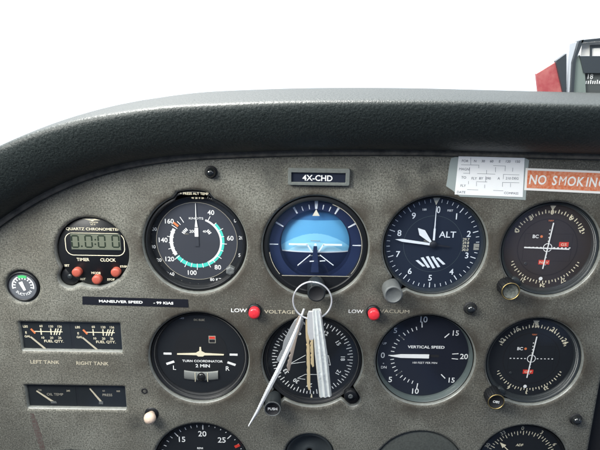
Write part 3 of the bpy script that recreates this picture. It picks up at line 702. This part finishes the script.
# ---- twin gauges
def twin(q, name, label, oil):
    x0, x1, z0, z1 = q; cx, cz = (x0 + x1) / 2, (z0 + z1) / 2
    root = empty(name, (cx / 1000, 0, cz / 1000), label, 'gauge', 'twin rectangular gauges at the left'); hw, hh = (x1 - x0) / 2 + 2, (z1 - z0) / 2 + 2
    n = MB(); n.box(-hw, hw, 4.2, 10, -hh, hh, M_dial)
    for z_ in (-hh, hh - 1.0): n.box(-hw, hw, 2.9, 4.2, z_, z_ + 1.0, M_blk)
    n.box(-hw, -hw + 1, 2.9, 4.2, -hh + 1, hh - 1, M_blk); n.box(hw - 1, hw, 2.9, 4.2, -hh + 1, hh - 1, M_blk); n.build('housing', root)
    n = MB(); n.poly([(-hw + .8, -hh + .8), (hw - .8, -hh + .8), (hw - .8, hh - .8), (-hw + .8, hh - .8)], 3.0, M_glass); n.build('glass', root)
    for s_, side in ((-1, 'left'), (1, 'right')):
        w_ = hw / 1.0; ox = -hw / 2 if s_ < 0 else hw / 2; y = 4.0; d = MB(); M_dd = M_dial
        d.box(ox - hw / 2 + 1.2, ox + hw / 2 - 1.2, y, y + .15, -hh + 1.2, hh - 1.2, mat('twin_dial', (.009, .012, .014), .5)); y -= .1
        if not oil:
            # scale line
            d.line((ox - 10, 3.2), (ox + 14.5, 3.2), .75, y, M_cream); d.line((ox - 12.5, 5.6), (ox - 9.2, 1.4), 1.6, y - .05, M_orange)
            for x_, w1 in ((-4, 1.0), (4.5, 1.0), (8.5, .9), (10.5, .9), (13, .9)): d.line((ox + x_ + (.6 if x_ > 5 else 0), 6.2), (ox + x_ - (1.6 if x_ > 5 else 0), .2), w1 * 1.0, y - .05, M_cream)
            for t_, x_, z_ in (('LBS', -17, 7.8), ('60', -3.5, 8.4), ('120', 5, 8.2), ('156', 12.5, 8.2), ('E', -17, 2.0), ('GAL', -16, -1.5), ('10', -3, -2.6), ('20', 4.5, -2.6), ('26', 11.5, -2.4)): d.text(t_, ox + x_, z_, 2.0, y, M_cream if len(t_) < 3 else M_cream, bold=.008)
            d.text('FUEL QTY.', ox + 6.2, -6.0, 2.3, y, M_cream, sx=1.1, bold=.008)
        else:
            d.line((ox - 16, hh - 2.4), (ox + 16, hh - 2.4), .5, y, M_tan)
            if s_ < 0:
                d.line((ox - 8, hh - 2.5), (ox + 8, hh - 2.5), .8, y - .05, M_green); d.text('OIL TEMP', ox + 3, .8, 2.4, y, M_dim); d.text('100', ox - 10, 5, 1.6, y, M_dim); d.text('245', ox + 15, 4.6, 1.6, y, M_tan)
            else:
                d.text('PRESS', ox + 4, 1.0, 2.4, y, M_dim); d.text('60', ox + 1, 5.2, 1.6, y, M_dim); d.text('100', ox + 14, 5, 1.6, y, M_tan)
        d.build('dial_face', root)
        n = MB(); y = 3.5
        if not oil: n.line((ox - 13.5, -1.8), (ox - 2.0, -hh + 2), 1.3, y, M_tan, 1.5, thick=.3)
        elif s_ < 0: n.line((ox - 13, 4.2), (ox + .5, -6.5), 1.1, y, M_tan, 1.7, thick=.3); n.poly([(ox - 1.5, -8), (ox + 4, -8), (ox + 3.4, -6.2), (ox - .8, -5.6)], y - .1, M_worn, .4)
        else: n.line((ox - 11, 7.4), (ox - 2.2, -5.5), 1.1, y, M_tan, 1.7, thick=.3); n.poly([(ox - 4.2, -8.2), (ox - .3, -8.2), (ox - .2, -5.6), (ox - 3.8, -5.2)], y - .1, M_worn, .4)
        n.build('needle', root)
twin(FU[0], 'fuel_gauge', 'rectangular twin fuel quantity gauge above the LEFT TANK and RIGHT TANK lettering', False)
twin(FU[1], 'oil_gauge', 'dim rectangular twin oil temperature and pressure gauge below the fuel gauge', True)

# ---- bottom row: tachometer, ammeter-like dial, blank cover, yoke collar, dark hole
D = 7.0
root, R, Ri = gauge('tach', 'tachometer', 'tachometer dial numbered 10 to 25 with a red mark at the bottom edge', 'gauge', D, .95, gy=4.4, slope=1.2)
d = MB(); d.disc(Ri, D, M_dial); y = D - .2; rt = Ri - 3
for i in range(-18, 19): 
    a = 0 + i * 8.3 + 2; maj = (i % 5 == 0)
    d.tick(a, rt - (5 if maj else (2.6 if i < 0 else 1.2)), rt, .9 if maj else .7, y, M_white)
for t, a in (('20', 1), ('15', -38), ('25', 38), ('10', -74), ('30', 78), ('5', -112)): d.ptext(t, a, rt - 9.5, 5.4, y, M_white, bold=.003)
d.tick(62, rt - 5, rt, 2.8, y - .05, M_red); d.tick(76, rt - 4, rt - .5, .9, y, M_green); d.tick(86, rt - 5, rt - .5, 1.8, y, M_cream)
d.text('RPM', -2, 14, 2.0, y, M_white, bold=.02); d.text('HUNDREDS', -2, 10.6, 1.5, y, M_dim, bold=.02, sx=1.3)
d.build('dial_face', root)
n = MB(); n.line((0, 0), (-24, -20), 2, D - 1.2, M_white, .8, thick=.3); n.lathe([(4, D), (4, D - 2), (.01, D - 2)], M_blk2, 24); n.build('needle', root)

root, R, Ri = gauge('adf', 'radio_compass', 'bearing dial marked ADF with a cream arrow pointing upper left', 'gauge', D, .95, gy=4.4, slope=1.2)
d = MB(); d.disc(Ri, D, M_dial); y = D - .2; rt = Ri - 7.5
for i in range(72): d.tick(i * 5, rt - (4.2 if i % 2 == 0 else 2.4), rt, .65, y, M_cream)
for t, a in (('0', -2), ('3', 28), ('6', 58), ('33', -32), ('30', -62), ('9', 88), ('27', -92)): d.ptext(t, a, rt + 2.8, 3.6, y, M_cream, radial=True)
d.text('ADF', -2, 17.5, 2.4, y, M_cream, shear=.2, bold=.01); d.build('dial_face', root)
n = MB(); a = R_(-45); ux, uz = math.sin(a), math.cos(a)
n.line((-20 * ux, -20 * uz), (24 * ux, 24 * uz), 1.0, D - 1.2, M_cream, .8, thick=.3)
n.poly([(23 * ux + 2.2 * uz, 23 * uz - 2.2 * ux), (23 * ux - 2.2 * uz, 23 * uz + 2.2 * ux), (29 * ux, 29 * uz)], D - 1.3, M_cream, .3); n.build('needle', root)

M_plate = mat('grained_cover_plate', (.085, .092, .084), .5, bump=(700, .5, .0005), spk=(600, (.04, .042, .038), .6)); c, R = G['blank']; n = MB()
n.lathe([(R - .7, 9), (R - .7, 3.4), (R - 1.3, 2.6), (R - 3.5, 2.2), (.01, 2.2)], M_plate, 96)
o = n.build('cover_plate', loc=(c.x, 0, c.z)); tag(o, 'blank round grey grained cover plate at the bottom edge', 'cover plate')
c, R = G['low']; root = empty('accessory_gauge', c, 'top edge of a black round gauge at the lower left of the panel', 'gauge'); root.location.y = 0
n = MB(); n.lathe([(R - .7, 20), (R - .7, 4), (R - 1.5, 3.2), (R - 5, 3.4), (R - 6, 9)], M_blk, 64); n.build('bezel', root); n = MB(); n.disc(R - 5, 9.2, M_dial); n.build('dial_face', root)
c, R = G['hub']; root = empty('control_shaft_collar', c, 'dark rubber collar of the control shaft with a small hole at bottom centre', 'collar'); root.location.y = 0
M_rub = mat('dark_rubber', (.035, .042, .045), .55, bump=(250, .3, .0005))
cx_, cz_ = local('hub', 309.5, 444.5, -3)
n = MB(); n.lathe([(R - .8, 14), (R - .9, 4.5), (R - 1.8, 3.2), (R - 3.2, 3.6), (R - 4.6, 6.5), (R - 7.5, 8.6), (7.5, 8.6), (5.6, 7.6), (3.6, 7.4), (2.7, 8.2), (2.4, 13)], M_rub, 64); n.build('rubber_boot', root)
n = MB(); n.disc(2.8, 12.5, M_void); n.build('shaft_hole', root)

# ------------------------------------------------------------------ placards
def sticker(name, pts, y, thick, m): 
    c = [sum(p[0] for p in pts) / len(pts), sum(p[1] for p in pts) / len(pts)]
    return c
# registration plate
root = empty('registration_plate', P(318.5, 176.5), 'small framed black plate reading 4X-CHD at the top of the panel', 'plate')
def lp(px, py, d=0): p = P(px, py, d / 1000); return ((p.x - root.location.x) * 1000, (p.z - root.location.z) * 1000)
x0, z1 = lp(288, 168, -3); x1, z0 = lp(349.5, 186, -3)
M_fr = mat('grey_frame_plastic', (.16, .175, .165), .5, bump=(400, .3, .0004), spk=(300, (.10, .11, .10), .6))
n = MB(); ix0, iz1 = lp(291.5, 172.5, -3); ix1, iz0 = lp(345.5, 183, -3)
m_ = 24; A_ = rrect(x0, x1, z0, z1, 1.3, 5); B_ = rrect(ix0, ix1, iz0, iz1, .5, 5); k_ = len(A_)
n.add([(p[0], -3.2, p[1]) for p in A_ + B_] + [(p[0], .5, p[1]) for p in A_] + [(p[0], -1.2, p[1]) for p in B_],
      [((i + 1) % k_, i, k_ + i, k_ + (i + 1) % k_)[::-1] for i in range(k_)] + [(i, (i + 1) % k_, 2 * k_ + (i + 1) % k_, 2 * k_ + i)[::-1] for i in range(k_)] + [(k_ + i, k_ + (i + 1) % k_, 3 * k_ + (i + 1) % k_, 3 * k_ + i) for i in range(k_)], M_fr)
n.build('frame', root, bevel=.5)
n = MB(); n.poly([(ix0, iz0), (ix1, iz0), (ix1, iz1), (ix0, iz1)], -1.4, mat('plate_navy', (.012, .016, .03), .4), .6); pl = n.build('name_plate', root)
n = MB(); tx, tz = lp(317.5, 178, -1.5); n.text('4X-CHD', tx, tz, 4.4, -1.55, M_white, bold=.012, sx=1.0, rot=-.5); n.build('lettering', pl)

# manoeuvre speed strip
root = empty('speed_placard', P(136, 302), 'narrow black label strip reading MANEUVER SPEED - 99 KIAS', 'placard')
n = MB(); M_tape = mat('black_label_tape', (.012, .013, .018), .3, bump=(120, .3, .0004))
pts = [lp(*q) for q in ((82.5, 296.3), (188, 299.3), (188.5, 307.3), (82.5, 304.3))]; n.poly(pts[::-1], -.35, M_tape, .3); n.build('tape', root)
ang = math.degrees(math.atan2(pts[1][1] - pts[0][1], pts[1][0] - pts[0][0]))
n = MB(); a, b = lp(121, 301.5); n.text('MANEUVER SPEED', a, b, 2.2, -.45, M_white, bold=.028, sx=1.42, rot=ang)
a, b = lp(163.5, 302.8); n.text('- 99 KIAS', a, b, 2.2, -.45, M_white, bold=.028, sx=1.35, rot=ang); n.build('lettering', root)

# compass correction card
root = empty('correction_card', P(488, 178), 'white compass correction card taped to the panel under the glareshield', 'card')
M_paper = mat('white_paper', (.93, .94, .94), .6, spk=(60, (.88, .90, .91), .5)); M_ink = mat('grey_ink', (.16, .17, .20), .7)
M_tp = bpy.data.materials.new('clear_grubby_tape'); M_tp.use_nodes = True
b_ = M_tp.node_tree.nodes['Principled BSDF']; b_.inputs['Base Color'].default_value = (.42, .48, .47, 1); b_.inputs['Roughness'].default_value = .25; b_.inputs['Alpha'].default_value = .72
n = MB(); pts = [lp(*q) for q in ((451, 158), (455, 157), (512, 157), (525, 158), (529, 160), (527, 178), (525.5, 200), (512, 199), (460, 196.5), (452, 190), (446, 186), (447, 181), (448.5, 170), (450, 162))]; n.poly(pts[::-1], -.3, M_tp, .15); n.build('clear_tape', root)
n = MB(); pts = [lp(*q) for q in ((458.5, 156.2), (524.5, 157.5), (522.5, 197), (454.5, 194.3))]; n.poly(pts[::-1], -.5, M_paper, .12); pc = n.build('paper', root)
n = MB(); y = -.6; r1 = -1.3
def ct(t, px, py, cap=1.9, **kw): a, b = lp(px, py); n.text(t, a, b, cap, y, M_ink, rot=r1, **kw)
for t, px in (('FOR', 465), ('N', 475), ('30', 483), ('60', 491.5), ('E', 499.5), ('120', 508), ('150', 517.5)): ct(t, px, 160.8 + (px - 465) * .012)
ct('MAGN', 464, 169); ct('TO', 463.5, 177.3); ct('FLY', 463, 185.5); ct('DATE', 461, 192); ct('COMPASS', 511, 193, 1.8)
for px, t in ((474, 'FLY'), (481, 'BY'), (488, '090'), (498.5, 'A'), (508, '210'), (515, 'DEG')): ct(t, px, 178.2)
for (a0, b0, a1, b1) in ((461, 164.6, 479, 165), (463, 173, 469, 173.2), (493, 165.5, 505, 165.8), (477, 173.5, 495, 174), (503, 174.2, 519, 174.8), (476, 181.4, 487, 181.8), (502, 182.2, 519, 182.6), (467, 189.4, 478, 189.8), (493, 190.2, 503, 190.6),
                         (470.5, 157.5, 470.5, 164.5), (478.5, 165, 478.5, 168), (469.5, 167, 469.3, 174), (486.4, 170, 486.3, 174), (495.3, 167, 495.2, 172), (505, 165.5, 504.8, 171), (512.5, 167.5, 512.3, 171.5), (485.5, 176, 485.4, 182), (503.2, 174, 503, 179), (468.3, 181, 468.2, 184), (476.3, 182, 476.2, 186), (484.5, 184.5, 484.4, 188), (502.3, 182.5, 502.2, 186.5), (510.3, 183, 510.2, 187)):
    n.line(lp(a0, b0), lp(a1, b1), .25, y, M_ink)
n.build('printing', pc)

# no smoking strip
root = empty('no_smoking_placard', P(570, 180), 'worn orange and white strip reading NO SMOKING at the right edge', 'placard')
M_orp = mat('worn_orange_print', (.64, .15, .05), .6, spk=(420, (.78, .50, .36), .6)); M_wp = mat('placard_white', (.86, .84, .80), .5)
n = MB(); pts = [lp(*q) for q in ((525.5, 168), (640, 172.5), (640, 195.5), (524, 190))]; n.poly(pts[::-1], -.35, M_wp, .25); n.build('strip', root)
n = MB(); pts = [lp(*q) for q in ((527.5, 170.2), (638, 174.6), (638, 193), (526.5, 187.8))]; n.poly(pts[::-1], -.45, M_orp); n.build('orange_field', root)
n = MB()
for ch, px in (('N', 533), ('O', 542), ('S', 554.5), ('M', 562.5), ('O', 571.5), ('K', 580.5), ('I', 587), ('N', 593), ('G', 602)):
    a, b = lp(px, 179.4 + (px - 533) * .045); n.text(ch, a, b, 7.2, -.55, M_wp, rot=-2.4, bold=0 if ch == 'M' else .02, sx=.82)
n.build('lettering', root)

# ------------------------------------------------------------------ small fittings
def fitting(name, px, py, r, label, cat, build, group=None):
    c = P(px, py, 0); root = empty(name, c, label, cat, group); build(root, r); return root
def dome(root, r):
    n = MB(); n.lathe([(r * 1.25, .3), (r * 1.22, -.8), (r * 1.0, -1.2)], M_blk2, 32); n.build('collar', root)
    n = MB(); n.lathe([(r, -1.0), (r * .98, -2.5), (r * .85, -4.2), (r * .6, -5.5), (r * .3, -6.2), (.01, -6.4)], mat('gloss_black', (.012, .014, .015), .12, coat=.6), 32); n.build('cap', root)
fitting('domed_cap', 211, 172, 4.1, 'glossy black domed cap above the airspeed dial', 'cap', dome, 'glossy black domed caps on the panel')
fitting('domed_cap', 470, 308, 4.5, 'glossy black domed cap between the altimeter and the lower course indicator', 'cap', dome, 'glossy black domed caps on the panel')
fitting('domed_cap', 575.5, 419, 4.4, 'glossy black domed cap near the lower right corner of the panel', 'cap', dome, 'glossy black domed caps on the panel')
def red(root, r):
    n = MB(); n.lathe([(r * 1.25, .3), (r * 1.25, -2.2), (r * 1.0, -2.8), (r * .9, -2.6)], M_blk, 32); n.build('bezel', root)
    n = MB(); n.lathe([(r, -2), (r, -7.4), (r * .9, -8.2), (r * .6, -8.7), (.01, -8.9)], M_lens, 40); n.build('lens', root)
fitting('warning_light', 254.8, 310, 4.7, 'red push light beside the LOW VOLTAGE lettering', 'warning light', red, 'red warning lights on the panel')
fitting('warning_light', 373, 311.5, 4.7, 'red push light beside the LOW VACUUM lettering', 'warning light', red, 'red warning lights on the panel')
def cream(root, r):
    n = MB(); n.lathe([(r * .6, .3), (r * .6, -3), (r * .85, -4), (r, -6), (r * .97, -8), (r * .8, -10), (r * .45, -11.2), (.01, -11.6)], M_knobc, 40); n.build('knob', root)
    n = MB(); n.lathe([(r * 1.2, .2), (r * 1.1, -.8), (r * .6, -1)], M_blk, 32); n.build('collar', root)
fitting('pull_knob', 151.8, 413.5, 5.3, 'small cream ball knob left of the tachometer', 'knob', cream)
n = MB(); n.lathe([(3.0, .2), (2.6, -.3), (1.4, -.1), (1.2, .4), (.01, .5)], M_blk2, 24); tag(n.build('small_screw', loc=P(144.5, 391)), 'tiny dark screw left of the turn coordinator base', 'screw')

# ------------------------------------------------------------------ key ring and keys
KY = -21
def lk(px, py, d=KY): p = P(px, py, d / 1000); return Vector((p.x * 1000, d, p.z * 1000))
def tube_mesh(mb, pts, r, m, seg=10, closed=False):
    n_ = len(pts); vs2 = []
    for i, p in enumerate(pts):
        a = pts[(i - 1) % n_] if (closed or i) else p; b = pts[(i + 1) % n_] if (closed or i < n_ - 1) else p
        d = (Vector(b) - Vector(a)).normalized(); s_ = d.cross(Vector((0, 1, 0))).normalized(); t_ = s_.cross(d)
        rr_ = r(i / (n_ - 1)) if callable(r) else r
        for j in range(seg):
            an = 2 * math.pi * j / seg; vs2.append(Vector(p) + (s_ * math.cos(an) + t_ * math.sin(an)) * rr_)
    fs2 = [(i * seg + j, i * seg + (j + 1) % seg, ((i + 1) % n_) * seg + (j + 1) % seg, ((i + 1) % n_) * seg + j) for i in range(n_ if closed else n_ - 1) for j in range(seg)]
    mb.add(vs2, fs2, m, True)
c = lk(312.3, 300.5); rw_ = 19.3 * mmpx(312, 300, KY / 1000)
for turn in range(1):
    n = MB(); N_ = 160; pts = []
    for i in range(N_):
        a = 4 * math.pi * i / N_; pts.append((rw_ * math.sin(a) * (1 + .004 * math.sin(a / 2)), -1.0 + 1.6 * i / N_ + .18 * rw_ * math.cos(a) * .5, rw_ * math.cos(a)))
    tube_mesh(n, pts, .62, M_metal); o = n.build('key_ring', loc=c / 1000); tag(o, 'silver split key ring looped over the attitude indicator knob', 'key ring')

def blade(name, label, pts, widths, thick, m, serr=0, cat='key', m2=None):
    """a flat strip following px points (x, y, depth mm); widths px across; thickness mm"""
    P3 = [lk(*q) for q in pts]; org = P3[0]; n = MB(); dense = []; W = []
    S = 120 if serr else 24
    for i in range(S + 1):
        t = i / S * (len(P3) - 1); k0 = min(int(t), len(P3) - 2); f = t - k0
        dense.append(P3[k0].lerp(P3[k0 + 1], f) - org); w_ = widths[k0] * (1 - f) + widths[k0 + 1] * f
        W.append(w_ * .8)
    vs2 = []
    for i, p in enumerate(dense):
        d_ = (dense[min(i + 1, S)] - dense[max(i - 1, 0)]).normalized(); s_ = d_.cross(Vector((0, 1, 0))).normalized()
        e = (serr * (1 if i % 2 else -1)) if serr and i > 4 else 0; h = W[i] / 2
        q0 = p - s_ * (h + e * .5); q1 = p + s_ * (h - 0)
        ty = Vector((0, thick / 2, 0)); mid = p - Vector((0, thick * .65, 0))
        vs2 += [q0 + ty, q0 - ty * .6, mid, q1 - ty * .6, q1 + ty]
    fs2 = [(i * 5 + j, i * 5 + (j + 1) % 5, (i + 1) * 5 + (j + 1) % 5, (i + 1) * 5 + j) for i in range(S) for j in range(5)] + [(4, 3, 2, 1, 0), tuple(S * 5 + j for j in range(5))]
    n.add(vs2, fs2, m); return n, org
M_silver = mat('bright_silver', (.88, .89, .90), .24, metal=.5, bump=(300, .4, .0005))
M_silv2 = mat('dull_silver', (.40, .42, .44), .4, metal=.4, bump=(300, .4, .0005))
M_strip = mat('ribbed_white_plastic', (.66, .67, .68), .35, bump=(500, .5, .0006))
# long ribbed strip
n, org = blade('', '', [(304, 309, -21), (299, 323, -22), (290, 345, -23), (279, 369, -23), (268, 390, -22), (257, 412, -20), (248.5, 426, -18)], [1.8, 2.6, 4.6, 4.9, 4.2, 2.9, 1.0], 1.6, M_strip, serr=.22)
o = n.build('cable_tie', loc=org / 1000); tag(o, 'long pale ribbed strip hanging lowest and farthest left on the key ring', 'strap')
# serrated key edge-on
M_key = mat('bronze_key', (.56, .47, .40), .35, metal=.4, bump=(300, .4, .0005))
def key(name, label, top_, bot, headw, bladew, m, th=1.6, headfrac=.36, serr=.9, headm=None):
    root = None; a = lk(*top_); b = lk(*bot); root = empty('key', a / 1000, label, 'key', 'keys on the key ring'); d_ = (b - a); L0 = d_.length; d_.normalize(); s_ = d_.cross(Vector((0, 1, 0))).normalized(); s_ *= 1
    k = .8
    def prism(pts2, t_, mm, nm):
        mb = MB(); fr_ = [d_ * u_ + s_ * v_ * k + Vector((0, -t_ / 2, 0)) for u_, v_ in pts2]; bk = [d_ * u_ + s_ * v_ * k + Vector((0, t_ / 2, 0)) for u_, v_ in pts2]; q = len(pts2)
        mb.add(fr_ + bk, [list(range(q)), [q + i for i in range(q)][::-1]] + [(i, q + i, q + (i + 1) % q, (i + 1) % q) for i in range(q)], mm); return mb.build(nm, root, bevel=.25)
    Lh = L0 * headfrac; hw = headw / 2
    prism([(0, -hw * .5), (0, hw * .5), (Lh * .12, hw * .9), (Lh * .3, hw), (Lh * .75, hw), (Lh, hw * .5), (Lh, -hw * .5), (Lh * .75, -hw), (Lh * .3, -hw), (Lh * .12, -hw * .9)], th * 1.2, headm or m, 'bow')
    pts2 = [(Lh, -bladew / 2)]; q = 14
    for i in range(1, q): pts2.append((Lh + (L0 - Lh) * i / q, -bladew / 2 + (serr if i % 2 else .1) * (.6 + .4 * math.sin(i * 2.1))))
    pts2 += [(L0, 0), (L0 - 1, bladew / 2), (Lh, bladew / 2)]
    prism(pts2, th, m, 'blade')
key('key', 'bronze serrated key hanging just behind the long pale strip', (300, 316, -17), (287.5, 371, -15), 4.5, 4.2, M_key, serr=1.6)
key('key', 'pale silver key with a broad bow partly hidden behind the strip', (301, 318, -13), (279, 362, -12), 11, 7, M_silv2, th=1.2, headfrac=.75, serr=.5)
key('key', 'brass key hanging straight down left of the clear tag', (307.5, 317, -20), (308.8, 390, -18), 4.2, 3.6, M_brass, serr=.6, headm=M_brass)
key('key', 'short bright silver key between the brass key and the clear tag', (310.5, 311, -24), (312.5, 367, -22), 7.5, 3.4, M_brass, serr=1.2, headm=M_silver, headfrac=.5)
# clear acrylic tag, faceted
M_acr = mat('clear_acrylic', (.93, .97, .96), .10, trans=.42, spec=1.0, coat=.8, bump=(260, .5, .0014))
M_acr.node_tree.nodes['Principled BSDF'].inputs['IOR'].default_value = 1.45
a = lk(316.5, 309.5, -26); b = lk(325.5, 396, -26); d_ = (b - a); L0 = d_.length; d_.normalize(); s_ = d_.cross(Vector((0, 1, 0))).normalized()
n = MB(); vs2 = []; S = 26
for i in range(S + 1):
    t = i / S; hw = (3.4 + (5.1 - 3.4) * min(1, t * 2.0)) ; wob = .12 * math.sin(i * .9)
    for j, (u_, v_) in enumerate(((-1, 0), (-.78, -2.2), (-.4, -1.2), (-.05, -2.9), (.35, -1.3), (.7, -2.4), (1, 0), (.8, 2.0), (-.8, 2.0))):
        vs2.append(d_ * (L0 * t) + s_ * (u_ * hw + wob * (.3 if j % 2 else .1)) + Vector((0, v_ * .9 + wob * .5, 0)))
n.add(vs2, [(i * 9 + j, i * 9 + (j + 1) % 9, (i + 1) * 9 + (j + 1) % 9, (i + 1) * 9 + j) for i in range(S) for j in range(9)] + [tuple(range(9))[::-1], tuple(S * 9 + j for j in range(9))], M_acr)
o = n.build('plastic_tag', loc=a / 1000); tag(o, 'thick clear ridged plastic tag hanging from the key ring', 'tag')

# ------------------------------------------------------------------ compass on the glareshield
CY = 150
root = empty('magnetic_compass', P(590, 92, CY / 1000), 'dark framed magnetic compass with white card numbers standing on the glareshield', 'compass')
def lm(px, py, d=CY): p = P(px, py, d / 1000); return ((p.x - root.location.x) * 1000, (p.z - root.location.z) * 1000)
M_cg = mat('pale_grey_housing', (.62, .66, .72), .4); M_cf = mat('dark_frame', (.05, .06, .07), .4); M_cc = mat('compass_card', (.09, .10, .10), .5)
def pp(mb, pxs, d, th, m): pts = [lm(a_, b_, d) for a_, b_ in pxs]; mb.poly(pts[::-1], d - root.location.y * 1000, m, th)
n = MB(); M_cg2 = mat('green_grey_side', (.22, .27, .25), .45); pp(n, [(569.5, 44), (579, 41), (571.5, 96), (566, 96)], CY - 6, 6, M_cg); n.build('side_panel', root)
n = MB(); pp(n, [(579, 41), (584, 39.5), (576, 60), (573.5, 96), (571, 96), (573, 62)], CY - 10, 8, M_cf); pp(n, [(582, 40), (640, 34), (640, 37.5), (581.5, 43)], CY - 10, 8, M_cf)
pp(n, [(580, 56), (640, 57), (640, 73), (584, 73)], CY - 9, 6, M_cf); n.build('frame', root)
n = MB(); pp(n, [(582, 43), (640, 37.5), (640, 56), (580.5, 55.8)], CY - 2, 3, M_wp); pp(n, [(590, 45), (640, 43), (640, 46), (590, 48)], CY - 3, .5, M_cf); pp(n, [(590, 45), (592, 45), (592, 56), (590, 56)], CY - 3.4, .5, M_cf); n.build('card_holder', root)
n = MB(); pp(n, [(573, 60), (580, 55), (585, 73), (586, 96), (573, 96)], CY - 7, 3, M_cg2); pp(n, [(574, 56), (640, 56), (640, 73), (584, 73), (640, 73), (640, 96), (574, 96)], CY - 4, 30, M_cc)
for t, px, py, cap in (('18', 590.5, 76.5, 4.6), ('|', 584, 76.5, 4.2)): a_, b_ = lm(px, py, CY - 5); n.text(t, a_, b_, cap, -5, M_white)
for i in range(14): a_, b_ = lm(584 + i * 2.2, 82.5, CY - 5); n.line((a_, b_ - 1.4), (a_, b_ + (1.6 if i % 3 else 2.6)), 1.1, -5, M_white)
n.build('compass_card', root)
root = empty('red_cover', P(555, 92, CY / 1000), 'faded red box with a black edge beside the compass', 'cover')
M_fred = mat('faded_red', (.42, .08, .09), .6, spk=(60, (.62, .24, .22), .6))
n = MB(); pp(n, [(536.5, 74), (556, 62), (565, 96), (539, 96)], CY - 5, 4, M_fred); n.build('side', root)
n = MB(); pp(n, [(556, 61), (566.5, 53.5), (566.5, 96), (564, 96)], CY - 8, 5, M_cf); n.build('edge', root)
